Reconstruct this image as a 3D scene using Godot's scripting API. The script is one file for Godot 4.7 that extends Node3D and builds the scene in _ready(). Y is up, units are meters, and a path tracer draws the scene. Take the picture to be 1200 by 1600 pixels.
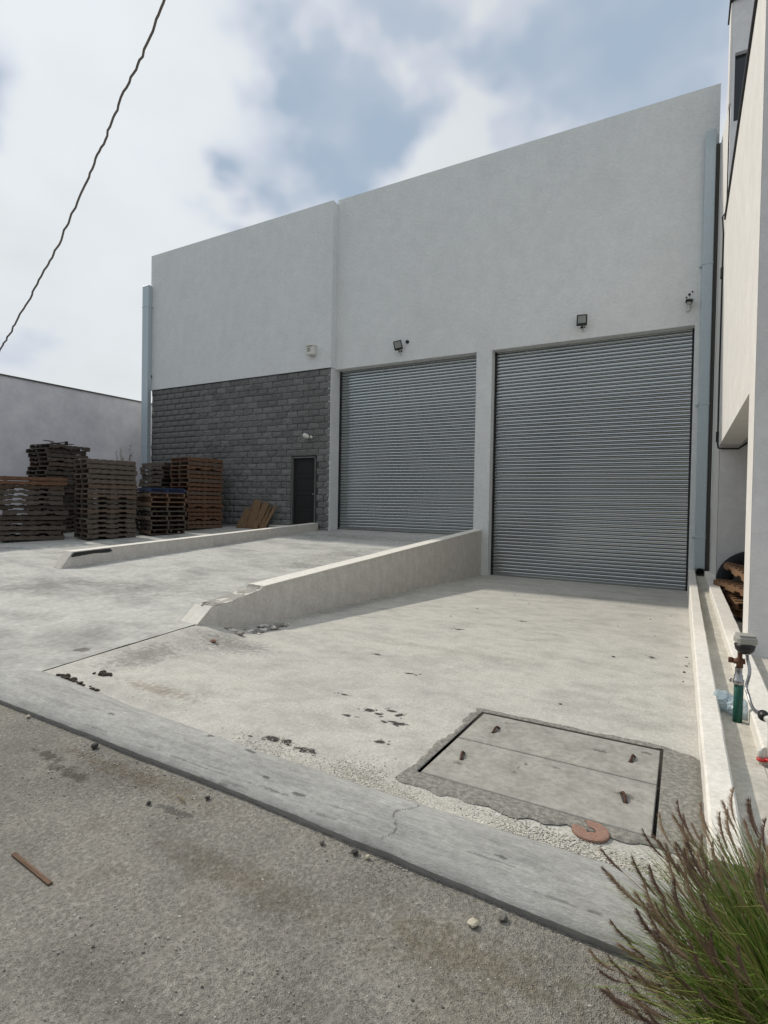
extends Node3D
# A two-bay warehouse front with roller shutters, sloped driveways, pallet stacks and a kerb, seen from the street.
# X runs right along the front, -Z runs away from the street, y = 0 is the top of the kerb.

const EYE := 1.41
const FRONT := -13.3      # plane of the plastered front wall
const SHUT := -13.6       # plane of the roller shutters
const LEFTF := -13.05     # plane of the front wall's proud section on the left

var M := {}
var rng := RandomNumberGenerator.new()
var used := {}

# ------------------------------------------------------------------ mesh builder
class MB:
	var s := SurfaceTool.new()
	var uvf = null
	func _init(smooth := false):
		s.begin(Mesh.PRIMITIVE_TRIANGLES)
		s.set_smooth_group(0 if smooth else -1)
	func v(p: Vector3) -> void:
		if uvf != null:
			s.set_uv2(uvf.call(p))
		s.add_vertex(p)
	func tri(a: Vector3, b: Vector3, c: Vector3, out: Vector3) -> void:
		if (b - a).cross(c - a).dot(out) > 0.0:
			v(a); v(c); v(b)
		else:
			v(a); v(b); v(c)
	func quad(a: Vector3, b: Vector3, c: Vector3, d: Vector3, out: Vector3) -> void:
		tri(a, b, c, out)
		tri(a, c, d, out)
	func box(c: Vector3, size: Vector3, b := Basis(), bev := 0.0) -> void:
		var h := size / 2.0
		var k: float = minf(bev, minf(h.x, minf(h.y, h.z)) * 0.9)
		if k <= 0.0:
			for ax in 3:
				for sg in [-1.0, 1.0]:
					var n := Vector3.ZERO
					n[ax] = sg
					var u := Vector3.ZERO
					u[(ax + 1) % 3] = h[(ax + 1) % 3]
					var w := Vector3.ZERO
					w[(ax + 2) % 3] = h[(ax + 2) % 3]
					var o := n * h[ax]
					quad(c + b * (o - u - w), c + b * (o + u - w), c + b * (o + u + w), c + b * (o - u + w), b * n)
			return
		var i := h - Vector3(k, k, k)
		for ax in 3:
			for sg in [-1.0, 1.0]:
				var n := Vector3.ZERO
				n[ax] = sg
				var a1 := (ax + 1) % 3
				var a2 := (ax + 2) % 3
				var u := Vector3.ZERO
				u[a1] = i[a1]
				var w := Vector3.ZERO
				w[a2] = i[a2]
				var o := n * h[ax]
				quad(c + b * (o - u - w), c + b * (o + u - w), c + b * (o + u + w), c + b * (o - u + w), b * n)
				for sg2 in [-1.0, 1.0]:
					# edge between face ax/sg and face a1/sg2, running along a2
					var p := Vector3.ZERO
					p[ax] = sg * h[ax]; p[a1] = sg2 * i[a1]
					var q := Vector3.ZERO
					q[ax] = sg * i[ax]; q[a1] = sg2 * h[a1]
					var e := Vector3.ZERO
					e[a2] = i[a2]
					var n2 := n
					n2[a1] = sg2
					quad(c + b * (p - e), c + b * (p + e), c + b * (q + e), c + b * (q - e), b * n2)
		for x in [-1.0, 1.0]:
			for y in [-1.0, 1.0]:
				for z in [-1.0, 1.0]:
					var g := Vector3(x, y, z)
					tri(c + b * (g * Vector3(h.x, i.y, i.z)), c + b * (g * Vector3(i.x, h.y, i.z)), c + b * (g * Vector3(i.x, i.y, h.z)), b * g)
	func tube(pts: Array, r, sides := 8, caps := true) -> void:
		var rings := []
		var n := pts.size()
		var up := Vector3.UP
		for k in n:
			var t: Vector3 = (pts[mini(k + 1, n - 1)] - pts[maxi(k - 1, 0)]).normalized()
			if absf(t.dot(up)) > 0.95:
				up = Vector3.RIGHT if absf(t.x) < 0.9 else Vector3.BACK
			var x := t.cross(up).normalized()
			var y := x.cross(t).normalized()
			up = y
			var rr: float = r[k] if r is Array else r
			var ring := []
			for j in sides:
				var a := TAU * j / sides
				ring.append(pts[k] + (x * cos(a) + y * sin(a)) * rr)
			rings.append(ring)
		for k in n - 1:
			for j in sides:
				var j2 := (j + 1) % sides
				var mid: Vector3 = (rings[k][j] + rings[k + 1][j2]) / 2.0
				quad(rings[k][j], rings[k][j2], rings[k + 1][j2], rings[k + 1][j], mid - (pts[k] + pts[k + 1]) / 2.0)
		if caps:
			for j in range(1, sides - 1):
				tri(rings[0][0], rings[0][j], rings[0][j + 1], pts[0] - pts[1])
				tri(rings[n - 1][0], rings[n - 1][j], rings[n - 1][j + 1], pts[n - 1] - pts[n - 2])
	func lathe(prof: Array, c: Vector3, b := Basis(), sides := 20, a0 := 0.0, a1 := TAU) -> void:
		# prof: Vector2(radius, height) about the basis' y axis
		for k in prof.size() - 1:
			for j in sides:
				var t0 := a0 + (a1 - a0) * j / sides
				var t1 := a0 + (a1 - a0) * (j + 1) / sides
				var p: Vector2 = prof[k]
				var q: Vector2 = prof[k + 1]
				var e0 := Vector3(cos(t0), 0, sin(t0))
				var e1 := Vector3(cos(t1), 0, sin(t1))
				var em := (e0 + e1).normalized()
				var sl := q - p
				var o := em * sl.y - Vector3.UP * sl.x
				quad(c + b * (e0 * p.x + Vector3.UP * p.y), c + b * (e1 * p.x + Vector3.UP * p.y), c + b * (e1 * q.x + Vector3.UP * q.y), c + b * (e0 * q.x + Vector3.UP * q.y), b * o)
	func prism(poly: PackedVector2Array, f: Callable, t0: float, t1: float) -> void:
		# f(point2d, t) -> Vector3; walls and both ends
		var mid := Vector3.ZERO
		for p in poly:
			mid += f.call(p, (t0 + t1) / 2.0) / poly.size()
		var n := poly.size()
		for k in n:
			var p := poly[k]
			var q := poly[(k + 1) % n]
			var a: Vector3 = f.call(p, t0)
			var b2: Vector3 = f.call(q, t0)
			var c: Vector3 = f.call(q, t1)
			var d: Vector3 = f.call(p, t1)
			var nrm := (b2 - a).cross(d - a)
			var side := 1.0 if not Geometry2D.is_polygon_clockwise(poly) else -1.0
			var e := (q - p).orthogonal().normalized() * 0.001 * side
			var o: Vector3 = f.call((p + q) / 2.0 - e, t0) - f.call((p + q) / 2.0, t0)
			if nrm.length() > 1e-12:
				quad(a, b2, c, d, -o if Geometry2D.is_point_in_polygon((p + q) / 2.0 - e, poly) else o)
		var idx := Geometry2D.triangulate_polygon(poly)
		var ax: Vector3 = f.call(poly[0], t1) - f.call(poly[0], t0)
		for k in range(0, idx.size(), 3):
			tri(f.call(poly[idx[k]], t0), f.call(poly[idx[k + 1]], t0), f.call(poly[idx[k + 2]], t0), -ax)
			tri(f.call(poly[idx[k]], t1), f.call(poly[idx[k + 1]], t1), f.call(poly[idx[k + 2]], t1), ax)
	func mesh() -> ArrayMesh:
		s.generate_normals()
		return s.commit()

# ------------------------------------------------------------------ naming
func numbered(called: String) -> String:
	if not used.has(called):
		used[called] = 0
		return called
	used[called] += 1
	return "%s_%03d" % [called, used[called]]

func tag(o: Node, label: String, category: String, group := "") -> Node:
	o.set_meta("label", label)
	o.set_meta("category", category)
	if group != "":
		o.set_meta("group", group)
	return o

func thing(called: String, label: String, category: String, at := Vector3.ZERO, turn := 0.0, group := "") -> Node3D:
	var o := Node3D.new()
	o.name = numbered(called)
	add_child(o)
	o.position = at
	o.rotation.y = turn
	tag(o, label, category, group)
	return o

func put(called: String, m: Mesh, mat: Material, parent: Node = null, at := Vector3.ZERO) -> MeshInstance3D:
	var o := MeshInstance3D.new()
	o.mesh = m
	o.material_override = mat
	if parent == null:
		o.name = numbered(called)
		add_child(o)
	else:
		o.name = called
		parent.add_child(o, true)
	o.position = at
	return o

func part(called: String, b: MB, mat: Material, parent: Node = null) -> MeshInstance3D:
	return put(called, b.mesh(), mat, parent)

func setting(called: String, b: MB, mat: Material) -> MeshInstance3D:
	var o := part(called, b, mat)
	o.set_meta("kind", "structure")
	return o

# ------------------------------------------------------------------ textures
func nz(size: int, freq: float, oct: int, sd: int, kind := FastNoiseLite.TYPE_SIMPLEX_SMOOTH) -> PackedByteArray:
	var f := FastNoiseLite.new()
	f.noise_type = kind
	f.frequency = freq
	f.seed = sd
	f.fractal_octaves = oct
	f.fractal_type = FastNoiseLite.FRACTAL_FBM if oct > 1 else FastNoiseLite.FRACTAL_NONE
	if kind == FastNoiseLite.TYPE_CELLULAR:
		f.cellular_return_type = FastNoiseLite.RETURN_DISTANCE
	var im := f.get_seamless_image(size, size, false, false, 0.12, true)
	im.convert(Image.FORMAT_L8)
	return im.get_data()

func blend(size: int, lo: Color, hi: Color, layers: Array, contrast := 1.0) -> ImageTexture:
	var out := PackedByteArray()
	out.resize(size * size * 3)
	var n := size * size
	var l: Array = layers
	var k := l.size()
	for i in n:
		var t := 0.0
		for j in k:
			t += l[j][0][i] * l[j][1]
		t = clampf((t / 255.0 - 0.5) * contrast + 0.5, 0.0, 1.0)
		out[i * 3] = int((lo.r + (hi.r - lo.r) * t) * 255.0)
		out[i * 3 + 1] = int((lo.g + (hi.g - lo.g) * t) * 255.0)
		out[i * 3 + 2] = int((lo.b + (hi.b - lo.b) * t) * 255.0)
	return ImageTexture.create_from_image(Image.create_from_data(size, size, false, Image.FORMAT_RGB8, out))

func heights(size: int, layers: Array) -> ImageTexture:
	var out := PackedByteArray()
	out.resize(size * size)
	for i in size * size:
		var t := 0.0
		for l in layers:
			t += l[0][i] * l[1]
		out[i] = int(clampf(t, 0.0, 255.0))
	return ImageTexture.create_from_image(Image.create_from_data(size, size, false, Image.FORMAT_L8, out))

func mat(called: String, col: Color, rough := 0.9, metal := 0.0) -> StandardMaterial3D:
	var m := StandardMaterial3D.new()
	m.resource_name = called
	m.albedo_color = col
	m.roughness = rough
	m.metallic = metal
	m.cull_mode = BaseMaterial3D.CULL_DISABLED
	M[called] = m
	return m

func textured(called: String, albedo: Texture2D, tile, rough := 0.9, bump: Texture2D = null, bump_cm := 0.0, world := true, tint := Color.WHITE) -> StandardMaterial3D:
	var m := mat(called, tint, rough)
	m.albedo_texture = albedo
	m.uv1_triplanar = true
	m.uv1_world_triplanar = world
	m.uv1_triplanar_sharpness = 4.0
	m.uv1_scale = tile if tile is Vector3 else Vector3.ONE / float(tile)
	if bump != null:
		m.heightmap_enabled = true
		m.heightmap_texture = bump
		m.heightmap_scale = bump_cm
	return m

func with_stains(m: StandardMaterial3D, t: Texture2D) -> void:
	m.detail_enabled = true
	m.detail_albedo = t
	m.detail_blend_mode = BaseMaterial3D.BLEND_MODE_MUL
	m.detail_uv_layer = BaseMaterial3D.DETAIL_UV_2

# ------------------------------------------------------------------ sky
func make_sky() -> ImageTexture:
	var w := 1536
	var h := 768
	var a := FastNoiseLite.new()
	a.seed = 11
	a.frequency = 1.1
	a.fractal_octaves = 6
	a.fractal_gain = 0.52
	var b := FastNoiseLite.new()
	b.seed = 5
	b.frequency = 2.3
	b.fractal_octaves = 5
	var c := FastNoiseLite.new()
	c.seed = 23
	c.frequency = 5.0
	c.fractal_octaves = 4
	# openings in the cloud: direction, width in radians, depth
	var gaps := [
		[Vector3(-0.426, 0.644, -0.635), 0.105, 1.0], [Vector3(-0.398, 0.596, -0.697), 0.08, 0.9], [Vector3(-0.456, 0.656, -0.601), 0.06, 0.9],
		[Vector3(-0.288, 0.634, -0.718), 0.095, 0.75], [Vector3(-0.181, 0.634, -0.752), 0.07, 0.5], [Vector3(-0.147, 0.567, -0.811), 0.12, 0.85],
		[Vector3(-0.027, 0.606, -0.795), 0.11, 0.85], [Vector3(-0.065, 0.576, -0.815), 0.1, 0.9], [Vector3(-0.532, 0.489, -0.692), 0.085, 0.7],
		[Vector3(-0.592, 0.489, -0.641), 0.05, 0.6], [Vector3(-0.617, 0.518, -0.592), 0.024, 0.8], [Vector3(-0.765, 0.521, -0.379), 0.045, 1.0],
		[Vector3(-0.858, 0.223, -0.463), 0.08, 0.4], [Vector3(-0.441, 0.554, -0.706), 0.05, 0.85], [Vector3(-0.349, 0.565, -0.748), 0.055, -0.75],
		[Vector3(-0.359, 0.614, -0.703), 0.03, -0.3], [Vector3(-0.33, 0.668, -0.667), 0.07, 0.75], [Vector3(-0.273, 0.548, -0.791), 0.06, 0.3]]
	var ahead := Vector3(-0.42, 0.45, -0.79).normalized()
	var sun := Vector3(-1.1, 1.0, -0.25).normalized()
	var px := PackedFloat32Array()
	px.resize(w * h * 3)
	for y in h / 2:
		var el := PI * (0.5 - (y + 0.5) / h)
		var ce := cos(el)
		var se := sin(el)
		for x in w:
			var az := TAU * (x + 0.5) / w
			var d := Vector3(ce * sin(az), se, -ce * cos(az))
			var p := Vector3(d.x, d.y * 1.7, d.z) / (0.5 + 0.8 * d.y) * 0.9
			var n1 := a.get_noise_3dv(p)
			var n2 := b.get_noise_3dv(p)
			var n3 := c.get_noise_3dv(p)
			var hole := 0.28 + 0.9 * n1 + 0.25 * n2
			var near := smoothstep(0.72, 0.86, d.dot(ahead))
			if near > 0.0:
				var g := 0.0
				var q := (d + Vector3(n2, n3, n1) * 0.07).normalized()
				for k in gaps:
					var ang: float = q.angle_to(k[0])
					g += k[2] * exp(-ang * ang / (k[1] * k[1]))
				g = g * (1.0 + 1.0 * n2 + 0.9 * n3) + 0.2 * n2 + 0.16 * n3
				hole = lerpf(hole, g * 0.85, near)
			hole = smoothstep(0.08, 1.0, hole + 0.10 * n3 + 0.06 * n2)
			hole *= smoothstep(0.02, 0.35, se + 0.12)
			var glow := pow(maxf(0.0, d.dot(sun)), 5.0)
			var lum := 0.715 + 0.055 * n2 + 0.035 * n3 + 0.08 * glow
			var white := Color(0.935, 0.985, 1.02).lerp(Color(0.90, 0.93, 1.02), smoothstep(0.0, 0.35, hole)) * lum
			var haze := 1.0 - smoothstep(0.0, 0.3, se)
			white = white.lerp(Color(0.74, 0.78, 0.78), haze * 0.6)
			var blue := Color(0.325, 0.42, 0.535).lerp(Color(0.62, 0.72, 0.78), haze * 0.7)
			var col := white.lerp(blue, clampf(hole, 0.0, 1.0) * clampf(0.78 + 0.35 * n3 + 0.25 * n2, 0.4, 0.92))
			var i := (y * w + x) * 3
			px[i] = col.r
			px[i + 1] = col.g
			px[i + 2] = col.b
	for i in range(w * h / 2, w * h):
		px[i * 3] = 0.34
		px[i * 3 + 1] = 0.33
		px[i * 3 + 2] = 0.3
	return ImageTexture.create_from_image(Image.create_from_data(w, h, false, Image.FORMAT_RGBF, px.to_byte_array()))

# ------------------------------------------------------------------ ground levels
func y_right(d: float) -> float:
	return -0.036 * (d - 2.4)

func y_left(d: float) -> float:
	return 0.053 * (d - 2.4)

func along(pts: Array, x: float) -> float:
	# pts sorted by x; straight lines between them
	if x <= pts[0].x:
		return pts[0].y
	for k in pts.size() - 1:
		if x <= pts[k + 1].x:
			return lerpf(pts[k].y, pts[k + 1].y, (x - pts[k].x) / (pts[k + 1].x - pts[k].x))
	return pts[-1].y

var KERB_FRONT := [Vector2(-20, 2.1), Vector2(-5.4, 2.1), Vector2(-4.28, 2.064), Vector2(-2.8, 2.035), Vector2(-1.81, 2.015), Vector2(-1.02, 1.982), Vector2(-0.167, 1.947), Vector2(1.2, 1.9)]
var KERB_BACK := [Vector2(-20, 2.18), Vector2(-5.4, 2.18), Vector2(-4.8, 2.27), Vector2(-4.62, 2.4), Vector2(-4.48, 2.47), Vector2(-4.2, 2.455), Vector2(-3.25, 2.36), Vector2(-2.07, 2.305), Vector2(-1.18, 2.28), Vector2(-0.11, 2.272), Vector2(1.2, 2.25)]

func right_level(x: float, d: float) -> float:
	var t := smoothstep(-3.95, -4.5, x) * (1.0 - smoothstep(3.95, 4.75, d))
	return lerpf(y_right(d), y_left(minf(d, 4.2)) - 0.006, t)

func _ready() -> void:
	rng.seed = 7
	# ---------------- camera
	var cam := Camera3D.new()
	cam.name = "camera"
	add_child(cam)
	var cx := Vector3(0.87462, 0.017556, -0.48449)
	var cy := Vector3(-0.023508, 0.999704, -0.006211)
	cam.transform = Transform3D(Basis(cx, cy, cx.cross(cy)).orthonormalized(), Vector3(0, EYE, 0))
	cam.fov = 86.866
	cam.near = 0.05
	cam.far = 600.0
	cam.current = true
	# ---------------- sky
	var we := WorldEnvironment.new()
	we.name = "world"
	add_child(we)
	var env := Environment.new()
	env.background_mode = Environment.BG_SKY
	var sky := Sky.new()
	var sm := PanoramaSkyMaterial.new()
	sm.panorama = make_sky()
	sky.sky_material = sm
	env.sky = sky
	env.background_energy_multiplier = 1.0
	env.tonemap_mode = Environment.TONE_MAPPER_LINEAR
	env.tonemap_exposure = 1.08
	env.sdfgi_enabled = true
	env.ssao_enabled = true
	env.ssil_enabled = true
	we.environment = env
	# ---------------- sun: behind the warehouse on the left, through thin cloud
	var sun := DirectionalLight3D.new()
	sun.name = "sun"
	add_child(sun)
	sun.look_at_from_position(Vector3(-11, 10, -2.5), Vector3.ZERO, Vector3.UP)
	sun.light_color = Color(1.0, 0.965, 0.915)
	sun.light_energy = 0.78
	sun.light_angular_distance = 2.0
	sun.shadow_enabled = true
	make_materials()
	print("materials ", Time.get_ticks_msec())
	make_ground()
	make_kerb_and_walls()
	make_warehouse()
	make_neighbour()
	make_surroundings()
	print("structure ", Time.get_ticks_msec())
	make_cover()
	make_pallets()
	make_fittings()
	make_meter()
	make_debris()
	make_grass()
	print("done ", Time.get_ticks_msec())

# ------------------------------------------------------------------ materials
func make_materials() -> void:
	var S := 512
	var fine := nz(S, 0.16, 3, 1)
	var mid := nz(S, 0.035, 4, 2)
	var big := nz(S, 0.009, 4, 3)
	var cell := nz(S, 0.09, 1, 4, FastNoiseLite.TYPE_CELLULAR)
	var cell2 := nz(S, 0.05, 2, 9, FastNoiseLite.TYPE_CELLULAR)
	var spot := nz(S, 0.06, 2, 6)
	var even := heights(S, [[fine, 0.5], [mid, 0.5]])
	# plaster of the front, rough trowelled
	textured("plaster", blend(S, Color(0.845, 0.86, 0.86), Color(0.935, 0.945, 0.945), [[fine, 0.35], [mid, 0.35], [big, 0.3]], 1.1), 2.3, 0.92, heights(S, [[fine, 0.4], [cell, 0.3], [mid, 0.3]]), 1.1)
	textured("smooth_plaster", blend(S, Color(0.82, 0.81, 0.79), Color(0.90, 0.89, 0.87), [[fine, 0.2], [mid, 0.3], [big, 0.5]], 1.2), 3.1, 0.9, even, 0.5)
	textured("grey_plaster", blend(S, Color(0.63, 0.64, 0.66), Color(0.74, 0.75, 0.77), [[fine, 0.2], [mid, 0.3], [big, 0.5]], 1.3), 3.0, 0.92, even, 0.6)
	textured("pale_grey_plaster", blend(S, Color(0.80, 0.80, 0.805), Color(0.89, 0.89, 0.89), [[fine, 0.2], [mid, 0.3], [big, 0.5]], 1.3), 3.0, 0.92, even, 0.6)
	textured("lilac_plaster", blend(S, Color(0.80, 0.795, 0.815), Color(0.90, 0.895, 0.91), [[fine, 0.12], [mid, 0.3], [big, 0.58]], 1.5), 5.0, 0.92, even, 0.6)
	textured("wall_paint", blend(S, Color(0.72, 0.70, 0.67), Color(0.86, 0.845, 0.82), [[fine, 0.3], [mid, 0.35], [big, 0.35]], 1.5), 1.3, 0.9, even, 0.35)
	textured("white_and_lit_paint", blend(S, Color(0.80, 0.78, 0.74), Color(0.94, 0.93, 0.90), [[fine, 0.3], [mid, 0.4], [big, 0.3]], 1.6), 0.9, 0.88, heights(S, [[fine, 0.6], [mid, 0.4]]), 0.35)  # paler than the wall sides: sunlight coloured into tops; also plain white paint
	# driveways
	var conc_h := heights(S, [[fine, 0.55], [cell, 0.25], [mid, 0.2]])
	textured("worn_concrete", blend(S, Color(0.645, 0.638, 0.61), Color(0.855, 0.848, 0.822), [[fine, 0.45], [cell, 0.2], [mid, 0.2], [big, 0.15]], 1.5), 1.1, 0.93, conc_h, 0.42)
	textured("grey_concrete", blend(S, Color(0.63, 0.63, 0.615), Color(0.79, 0.79, 0.77), [[fine, 0.3], [mid, 0.4], [big, 0.3]], 1.5), 1.6, 0.92, even, 0.3)
	var street_fine := nz(S, 0.2, 2, 31)
	var street_cell := nz(S, 0.065, 2, 32, FastNoiseLite.TYPE_CELLULAR)
	textured("street_surface", blend(S, Color(0.405, 0.395, 0.372), Color(0.70, 0.686, 0.65), [[street_fine, 0.5], [street_cell, 0.3], [mid, 0.2]], 1.9), 0.6, 0.95, heights(S, [[street_fine, 0.5], [street_cell, 0.5]]), 1.0)
	textured("kerb_concrete", blend(S, Color(0.57, 0.57, 0.56), Color(0.755, 0.755, 0.74), [[fine, 0.45], [mid, 0.35], [big, 0.2]], 1.8), Vector3(0.6, 3.2, 3.2), 0.9, even, 0.3)
	textured("slab_concrete", blend(S, Color(0.57, 0.56, 0.535), Color(0.715, 0.705, 0.675), [[fine, 0.25], [mid, 0.4], [big, 0.35]], 1.6), 1.0, 0.85, even, 0.15)
	textured("mortar", blend(S, Color(0.41, 0.405, 0.385), Color(0.65, 0.635, 0.60), [[fine, 0.3], [mid, 0.5], [cell, 0.2]], 1.8), 0.7, 0.95, heights(S, [[fine, 0.4], [mid, 0.6]]), 0.7)
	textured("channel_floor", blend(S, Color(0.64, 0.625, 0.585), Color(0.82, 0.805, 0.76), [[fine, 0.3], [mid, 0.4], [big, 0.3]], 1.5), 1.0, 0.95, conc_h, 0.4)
	textured("dirt", blend(S, Color(0.15, 0.13, 0.11), Color(0.33, 0.29, 0.25), [[fine, 0.5], [mid, 0.5]], 1.5), 0.3, 1.0, conc_h, 0.6)
	# split-faced block
	var st_h := heights(S, [[fine, 0.3], [cell2, 0.4], [mid, 0.3]])
	for k in 4:
		var g: float = [0.415, 0.435, 0.45, 0.475][k]
		textured("stone_%d" % k, blend(S, Color(g * 0.72, g * 0.735, g * 0.73), Color(g * 1.28, g * 1.29, g * 1.28), [[fine, 0.5], [cell2, 0.25], [spot, 0.25]], 2.1), 0.6, 0.9, st_h, 1.6)
	mat("joint", Color(0.27, 0.275, 0.275), 0.95)
	# metals
	mat("shutter_metal", Color(0.68, 0.70, 0.705), 0.15, 0.92)
	mat("added_dark_cladding", Color(0.20, 0.21, 0.20), 0.85)  # dark tone of the added building, chosen for the shutter reflections
	var gal := textured("galvanised", blend(S, Color(0.60, 0.655, 0.685), Color(0.80, 0.845, 0.865), [[cell2, 0.45], [spot, 0.35], [fine, 0.2]], 1.6), 0.5, 0.5)
	gal.metallic = 0.3
	mat("dark_metal", Color(0.16, 0.16, 0.165), 0.5, 0.3)
	mat("coping_and_gap_shade", Color(0.36, 0.35, 0.335), 0.8)  # dark grey for the boundary coping and for the gap's painted shade
	mat("black_paint", Color(0.06, 0.06, 0.063), 0.6)
	mat("door_frame", Color(0.40, 0.40, 0.40), 0.6, 0.2)
	mat("black_plastic", Color(0.075, 0.075, 0.08), 0.45)
	mat("white_plastic", Color(0.82, 0.82, 0.79), 0.45)
	mat("grey_plastic", Color(0.60, 0.60, 0.57), 0.5)
	mat("steel", Color(0.62, 0.62, 0.62), 0.3, 0.9)
	mat("rust", Color(0.30, 0.20, 0.145), 0.9)
	mat("brass", Color(0.38, 0.26, 0.19), 0.6, 0.4)
	mat("green_pipe", Color(0.05, 0.31, 0.26), 0.5)
	mat("red_plastic", Color(0.70, 0.13, 0.12), 0.45)
	mat("lamp_glass", Color(0.52, 0.54, 0.52), 0.35)
	mat("window_dark", Color(0.13, 0.155, 0.17), 0.12)
	mat("wire_cover", Color(0.46, 0.44, 0.43), 0.8)
	mat("scuff", Color(0.21, 0.21, 0.215), 0.95)
	mat("rubber", Color(0.085, 0.09, 0.10), 0.8)
	textured("clay", blend(S, Color(0.50, 0.39, 0.34), Color(0.64, 0.51, 0.45), [[fine, 0.5], [mid, 0.5]], 1.4), 0.4, 0.9, conc_h, 0.2)
	var bag := mat("clear_bag", Color(0.72, 0.80, 0.84, 0.55), 0.3)
	bag.transparency = BaseMaterial3D.TRANSPARENCY_ALPHA
	# timber, grain along x or along z
	var grain := nz(S, 0.03, 4, 41)
	var tones := [Color(0.41, 0.33, 0.265), Color(0.34, 0.30, 0.26), Color(0.47, 0.35, 0.26), Color(0.45, 0.305, 0.21), Color(0.39, 0.34, 0.295), Color(0.46, 0.39, 0.32)]
	for k in tones.size():
		var t: Color = tones[k]
		var tx := blend(S, t.darkened(0.38), t.lightened(0.14), [[grain, 0.65], [fine, 0.35]], 1.5)
		textured("wood_x_%d" % k, tx, Vector3(0.35, 5.0, 5.0), 0.92, null, 0.0, false)
		textured("wood_z_%d" % k, tx, Vector3(5.0, 5.0, 0.35), 0.92, null, 0.0, false)
	var bright := blend(S, Color(0.30, 0.235, 0.165), Color(0.56, 0.455, 0.33), [[grain, 0.6], [fine, 0.4]], 1.6)
	textured("fresh_wood", bright, Vector3(5.0, 0.5, 5.0), 0.9, null, 0.0, false)
	var warm := blend(S, Color(0.36, 0.26, 0.18), Color(0.60, 0.47, 0.34), [[grain, 0.6], [fine, 0.4]], 1.6)
	textured("warm_wood", warm, Vector3(0.5, 5.0, 5.0), 0.9, null, 0.0, false)
	textured("red_wood", blend(S, Color(0.24, 0.09, 0.055), Color(0.42, 0.19, 0.12), [[grain, 0.6], [fine, 0.4]], 1.5), Vector3(5.0, 0.5, 5.0), 0.85, null, 0.0, false)
	mat("blue_wood", Color(0.16, 0.23, 0.36), 0.85)
	# plants
	for k in 4:
		var lf := mat("blade_%d" % k, [Color(0.36, 0.45, 0.15), Color(0.46, 0.53, 0.20), Color(0.29, 0.38, 0.13), Color(0.56, 0.51, 0.32)][k], 0.6)
		lf.backlight_enabled = true
		lf.backlight = Color(0.25, 0.32, 0.10)
	for k in 3:
		mat("seed_%d" % k, [Color(0.54, 0.45, 0.37), Color(0.63, 0.54, 0.44), Color(0.47, 0.38, 0.33)][k], 0.9)
	mat("dry_stalk", Color(0.50, 0.45, 0.34), 0.9)
	for k in 4:
		mat("pebble_%d" % k, [Color(0.72, 0.69, 0.62), Color(0.42, 0.41, 0.39), Color(0.22, 0.21, 0.20), Color(0.60, 0.56, 0.50)][k], 0.9)

# large marks on a surface, multiplied over its grain: stains and worn patches
func stain_map(w: int, h: int, sd: int, lo: float, tint: Color, streak: float, amp := 1.0) -> Image:
	var a := FastNoiseLite.new()
	a.seed = sd
	a.frequency = 0.9
	a.fractal_octaves = 5
	var b := FastNoiseLite.new()
	b.seed = sd + 1
	b.frequency = 3.4
	b.fractal_octaves = 4
	var c := FastNoiseLite.new()
	c.seed = sd + 2
	c.frequency = 14.0
	c.fractal_octaves = 2
	var out := PackedByteArray()
	out.resize(w * h * 3)
	for y in h:
		var v := 10.0 * y / w
		for x in w:
			var u := 10.0 * x / w
			var n1 := a.get_noise_2d(u * 0.5, v * 0.5 * streak)
			var n2 := b.get_noise_2d(u * 0.45, v * 0.45 * streak)
			var n3 := c.get_noise_2d(u, v)
			var t := 0.95 + amp * (0.16 * n1 + 0.13 * n2 + 0.05 * n3)
			var blot := smoothstep(0.16, 0.5, n2 * 0.7 + n1 * 0.6) * (1.0 - lo)
			t = clampf(t - blot * 0.5, 0.45, 1.0)
			var i := (y * w + x) * 3
			out[i] = int(t * 255.0)
			out[i + 1] = int(t * lerpf(1.0, tint.g, blot + 0.1) * 255.0)
			out[i + 2] = int(t * lerpf(1.0, tint.b, blot + 0.1) * 255.0)
	return Image.create_from_data(w, h, false, Image.FORMAT_RGB8, out)

func splat(im: Image, cx: float, cy: float, rx: float, ry: float, col: Color, hard := 0.5, sd := 1) -> void:
	# an irregular mark with a ragged outline
	var n := FastNoiseLite.new()
	n.seed = sd
	n.frequency = 0.09
	n.fractal_octaves = 3
	for y in range(maxi(0, int(cy - ry * 1.6)), mini(im.get_height(), int(cy + ry * 1.6) + 1)):
		for x in range(maxi(0, int(cx - rx * 1.6)), mini(im.get_width(), int(cx + rx * 1.6) + 1)):
			var r := Vector2((x - cx) / rx, (y - cy) / ry).length() + n.get_noise_2d(x, y) * 0.75
			var t := 1.0 - smoothstep(hard, 1.0, r)
			if t > 0.0:
				var o := im.get_pixel(x, y)
				im.set_pixel(x, y, o.lerp(Color(o.r * col.r, o.g * col.g, o.b * col.b), t))

# ------------------------------------------------------------------ ground
func grid(b: MB, xs: Array, ds: Array, level: Callable, skip = null) -> void:
	for i in xs.size() - 1:
		for j in ds.size() - 1:
			if skip != null and skip.call((xs[i] + xs[i + 1]) / 2.0, (ds[j] + ds[j + 1]) / 2.0):
				continue
			var q := []
			for c in [[i, j], [i + 1, j], [i + 1, j + 1], [i, j + 1]]:
				var x: float = xs[c[0]]
				var d: float = ds[c[1]]
				q.append(level.call(x, d))
			b.quad(q[0], q[1], q[2], q[3], Vector3.UP)

func steps(a: float, z: float, by: float, extra := []) -> Array:
	var o := []
	var n := int(ceil((z - a) / by))
	for k in n + 1:
		o.append(lerpf(a, z, float(k) / n))
	for e in extra:
		o.append(e)
	o.sort()
	return o

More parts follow.
